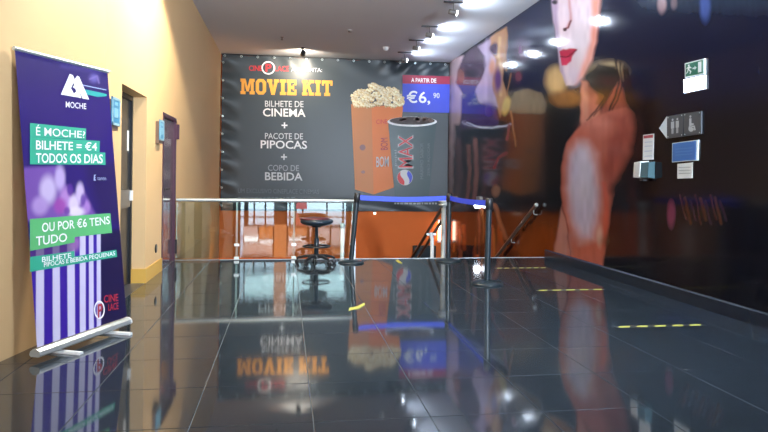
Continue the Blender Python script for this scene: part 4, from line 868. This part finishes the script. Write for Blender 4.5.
# ------------------------------------------------------------------ ceiling fixtures and their light
def spot(par, loc, aim, e, c, ang, blend, r):
    l = bpy.data.lights.new('lamp', 'SPOT'); l.energy = e; l.color = c; l.spot_size = math.radians(ang); l.spot_blend = blend; l.shadow_soft_size = r
    o = bpy.data.objects.new('lamp_beam', l); COL.objects.link(o)
    d_ = Vector(aim) - Vector(loc); o.rotation_euler = d_.to_track_quat('-Z', 'Y').to_euler()
    o.parent = par; o.location = Vector(loc) - Vector(par['_o'])
    return o
M['led'] = mat('cool_led', (0.9, 0.9, 0.9), emit=(0.72, 0.84, 1.0), es=60.0)
M['ledw'] = mat('warm_led', (0.9, 0.9, 0.9), emit=(1.0, 0.85, 0.62), es=40.0)
XF = 2.66
WASH = [5.1, 6.8, 8.4, 10.13, 11.86, 13.12, 14.46]
wash_labels = ['cool wall-washer lamp on the ceiling, %s from the vinyl banner' % w_ for w_ in ('seventh', 'sixth', 'fifth', 'fourth', 'third', 'second')] + ['cool wall-washer lamp on the ceiling, closest to the vinyl banner']
for k, y in enumerate(WASH):
    o = thing('wall_washer', (XF, y, ZC), wash_labels[k], 'lamp', 'wall-washer lamps in a ceiling row')
    MB().box(XF - 0.16, XF + 0.16, y - 0.02, y + 0.02, ZC - 0.022, ZC).build('mounting_bar', M['black'], o)
    MB().tube([(XF, y, ZC - 0.02), (XF, y, ZC - 0.15)], 0.009, 8).build('stem', M['grey'], o)
    MB().lathe([(0.032, -0.10), (0.042, -0.09), (0.048, 0.03)], (XF + 0.02, y, ZC - 0.18), 16, (1, 0, -0.15)).build('lamp_head', M['grey'], o)
    MB().lathe([(0.045, 0.031), (0.045, 0.038), (0.02, 0.05)], (XF + 0.02, y, ZC - 0.18), 16, (1, 0, -0.15)).build('lens', M['led'], o)
    spot(o, (XF + 0.085, y, ZC - 0.19), (XF + 1.0, y, ZC - 0.26), 80, (0.72, 0.84, 1.0), 165, 0.6, 0.04)
L = LAMPS['banner']; o = thing('banner_spotlight', (L['loc'][0], L['loc'][1], ZC), 'warm ceiling spotlight shining on the top of the banner', 'lamp')
dv = (Vector(L['aim']) - Vector(L['loc'])).normalized(); c = Vector(L['loc'])
MB().lathe([(0.05, -0.02), (0.05, 0.0)], (c.x, c.y, ZC), 16).build('ceiling_plate', M['black'], o)
MB().tube([(c.x, c.y, ZC - 0.02), tuple(c - dv * 0.06)], 0.010, 8).build('stem', M['black'], o)
MB().lathe([(0.035, -0.12), (0.05, -0.11), (0.058, 0.02)], c, 18, tuple(dv)).build('lamp_head', M['black'], o)
MB().lathe([(0.052, 0.020), (0.052, 0.026), (0.02, 0.03)], c, 18, tuple(dv)).build('lens', M['ledw'], o)
spot(o, tuple(c + dv * 0.05), L['aim'], L['e'], L['c'], L['a'], L['b'], L['r'])
L = LAMPS['left_down']; o = thing('recessed_downlight', (L['loc'][0], L['loc'][1], ZC - 0.01), 'warm recessed ceiling downlight near the tan wall', 'lamp')
MB().torus((L['loc'][0], L['loc'][1], ZC - 0.005), 0.085, 0.012, 24, 8).build('trim_ring', M['white'], o)
MB().lathe([(0.08, -0.008), (0.08, 0.0)], (L['loc'][0], L['loc'][1], ZC), 20).build('lens', M['ledw'], o)
spot(o, L['loc'], L['aim'], L['e'], L['c'], L['a'], L['b'], L['r'])
sp = thing('fire_sprinkler', (-0.117, 13.43, ZC), 'tiny dark sprinkler head on the grey ceiling', 'sprinkler')
MB().lathe([(0.035, -0.006), (0.035, 0.0)], (-0.117, 13.43, ZC), 14).build('rose', M['grey'], sp); MB().lathe([(0.03, -0.06), (0.03, -0.056), (0.012, -0.05), (0.012, -0.006)], (-0.117, 13.43, ZC), 12).build('deflector', M['black'], sp)
for (x, y, lab) in ((1.205, 12.5, 'small grey ceiling sensor near the middle of the ceiling'), (2.15, 14.0, 'white dome smoke detector on the ceiling near the banner')):
    o = thing('ceiling_sensor', (x, y, ZC), lab, 'sensor'); big = 1.0 if x < 2 else 1.6
    MB().lathe([(0.05 * big, -0.012), (0.052 * big, 0.0)], (x, y, ZC), 16).build('mount', M['white'], o)
    MB().lathe([(0.012 * big, -0.05 * big), (0.034 * big, -0.04 * big), (0.042 * big, -0.012)], (x, y, ZC), 16).build('dome', M['white'] if x > 2 else M['grey'], o)
# glow of the tube light on the orange wall
def point(par, loc, e, c, r):
    l = bpy.data.lights.new('lamp', 'POINT'); l.energy = e; l.color = c; l.shadow_soft_size = r
    o = bpy.data.objects.new('lamp_beam', l); COL.objects.link(o); o.parent = par; o.location = Vector(loc) - Vector(par['_o']); return o

ul = thing('floor_uplight', (-0.9, 13.6, ZL), 'orange uplight on the lower floor below the banner', 'lamp')
MB().lathe([(0.16, 0.0), (0.17, 0.02), (0.15, 0.12), (0.13, 0.14)], (-0.9, 13.6, ZL), 20).build('housing', M['black'], ul)
MB().lathe([(0.13, 0.140), (0.13, 0.146), (0.10, 0.15)], (-0.9, 13.6, ZL), 20).build('lens', mat('orange_lens', (0.9, 0.5, 0.2), emit=(1.0, 0.38, 0.10), es=20.0), ul)
spot(ul, (-0.9, 13.6, ZL + 0.2), (-1.6, 14.9, 2.2), 220, (1.0, 0.45, 0.16), 46, 0.9, 0.08)

for (x, sg_, lab) in ((XR - 0.16, -1, 'unseen cool floodlight added on the right wall to fill ceiling and banner'),):
    loc = Vector((x, 0.3, 2.35)); aim = Vector((0.8, 11.5, 4.0)); dv = (aim - loc).normalized()
    o = thing('fill_floodlight', tuple(loc), lab, 'lamp')  # added lamp out of view, brightens the ceiling and the vinyl banner
    MB().box(*sorted((x, x - sg_ * 0.15)), 0.27, 0.33, 2.20, 2.26).tube([(x, 0.3, 2.23), tuple(loc - dv * 0.06)], 0.015, 8).build('arm', M['black'], o)
    MB().lathe([(0.06, -0.14), (0.10, -0.12), (0.13, 0.02)], loc, 18, tuple(dv)).build('lamp_head', M['black'], o)
    MB().lathe([(0.12, 0.020), (0.12, 0.026), (0.05, 0.03)], loc, 18, tuple(dv)).build('lens', M['ledw'], o)
    spot(o, tuple(loc + dv * 0.16), tuple(aim), FILL_FLOOD, (0.74, 0.86, 1.0), 110, 1.0, 0.30)

# ------------------------------------------------------------------ kiosk and lit boards by the open entrance (seen as reflections)
KY = -3.07
def lit(name, col, es): return mat(name, (0.6, 0.6, 0.6), rough=0.4, emit=col, es=es)
M['strip'] = lit('lit_panel', (0.95, 1.0, 1.0), 12.0); M['pinkp'] = lit('lit_pink_panel', (1.0, 0.72, 0.66), 4.5); M['screen'] = lit('lit_menu', (0.62, 0.92, 1.0), 10.0)
M['orp'] = lit('lit_orange_panel', (1.0, 0.33, 0.08), 4.5); M['redp'] = lit('lit_red_panel', (1.0, 0.16, 0.16), 3.0)
ko = thing('kiosk_counter', (0.5, -3.4, 0), 'raised kiosk with lit pink and orange panels by the entrance, seen as reflections', 'counter')
MB().cbox(-1.40, 2.30, -3.85, KY - 0.03, 0.50, 1.50, 0.01).build('kiosk_body', M['dark'], ko)
MB().box(-1.45, 2.35, -3.90, KY, 1.50, 1.66).build('fascia', M['dark'], ko)
for x in (-1.30, 0.35, 2.15):
    for y in (-3.80, -3.20): MB().box(x - 0.03, x + 0.03, y - 0.03, y + 0.03, 0, 0.50).build('kiosk_leg', M['black'], ko)
for (a, e, z0, z1, m_) in ((-1.40, -0.92, 0.52, 0.80, 'pinkp'), (-1.36, -0.90, 0.84, 1.04, 'strip'), (-0.88, -0.42, 0.52, 0.92, 'orp'), (-0.86, -0.40, 0.98, 1.08, 'strip'), (-1.40, -0.42, 1.12, 1.46, 'pinkp'),
                        (0.10, 0.74, 0.56, 0.84, 'orp'), (0.12, 0.70, 0.90, 1.00, 'strip'), (0.10, 0.76, 1.06, 1.46, 'pinkp'), (0.82, 1.50, 0.56, 1.04, 'pinkp'), (0.86, 1.40, 1.10, 1.24, 'strip'), (1.56, 2.26, 0.56, 1.16, 'pinkp'), (0.82, 2.26, 1.28, 1.46, 'orp')):
    MB().box(a, e, KY - 0.03, KY, z0, z1).build('lit_front', M[m_], ko)
MB().box(0.36, 0.72, -3.6, -3.12, 0.08, 0.48).build('lit_drawer', M['redp'], ko)
oc = thing('orange_column', (-0.16, -2.9, 0), 'slim orange column by the kiosk, seen as a reflection', 'column')
MB().cbox(-0.36, 0.04, -3.02, -2.72, 0.42, ZC, 0.01).build('shaft', M['orp'], oc)
MB().cbox(-0.38, 0.06, -3.02, -2.70, 0.0, 0.42, 0.01).build('plinth', mat('dark_red', (0.12, 0.02, 0.02), rough=0.4), oc)
for k in range(4):
    o = thing('menu_board', (-0.9 + k * 1.25, -4.3, 2.1), 'backlit menu board over the kiosk counter, seen as reflections', 'board', 'backlit menu boards in a row')
    MB().box(-1.45 + k * 1.25, -0.32 + k * 1.25, -4.5, -4.32, 2.28, 3.12).build('board_box', M['black'], o)
    MB().box(-1.40 + k * 1.25, -0.37 + k * 1.25, -4.32, -4.30, 2.33, 3.07).build('lit_panel', M['screen'], o)
    for dx in (-0.4, 0.4): MB().tube([(-0.885 + k * 1.25 + dx, -4.41, 3.12), (-0.885 + k * 1.25 + dx, -4.41, ZC)], 0.012, 8).build('hanger', M['black'], o)
M['panel'] = mat('fill_panel', (0.9, 0.9, 0.9), emit=(0.85, 0.93, 1.0), es=12.0)
for (x, y) in ((0.0, -1.8), (2.4, -1.8), (0.0, 1.2), (2.4, 1.2)):  # added panels behind the camera, out of view, lifting the ambient light
    o = thing('ceiling_fill_panel', (x, y, ZC), 'unseen square ceiling panel added as ambient fill light', 'lamp', 'added ceiling fill panels')
    MB().box(x - 0.62, x + 0.62, y - 0.62, y + 0.62, ZC - 0.03, ZC).build('frame', M['white'], o)
    MB().box(x - 0.58, x + 0.58, y - 0.58, y + 0.58, ZC - 0.034, ZC - 0.03).build('diffuser', M['panel'], o)

for o in bpy.data.objects:
    if '_o' in o: del o['_o']
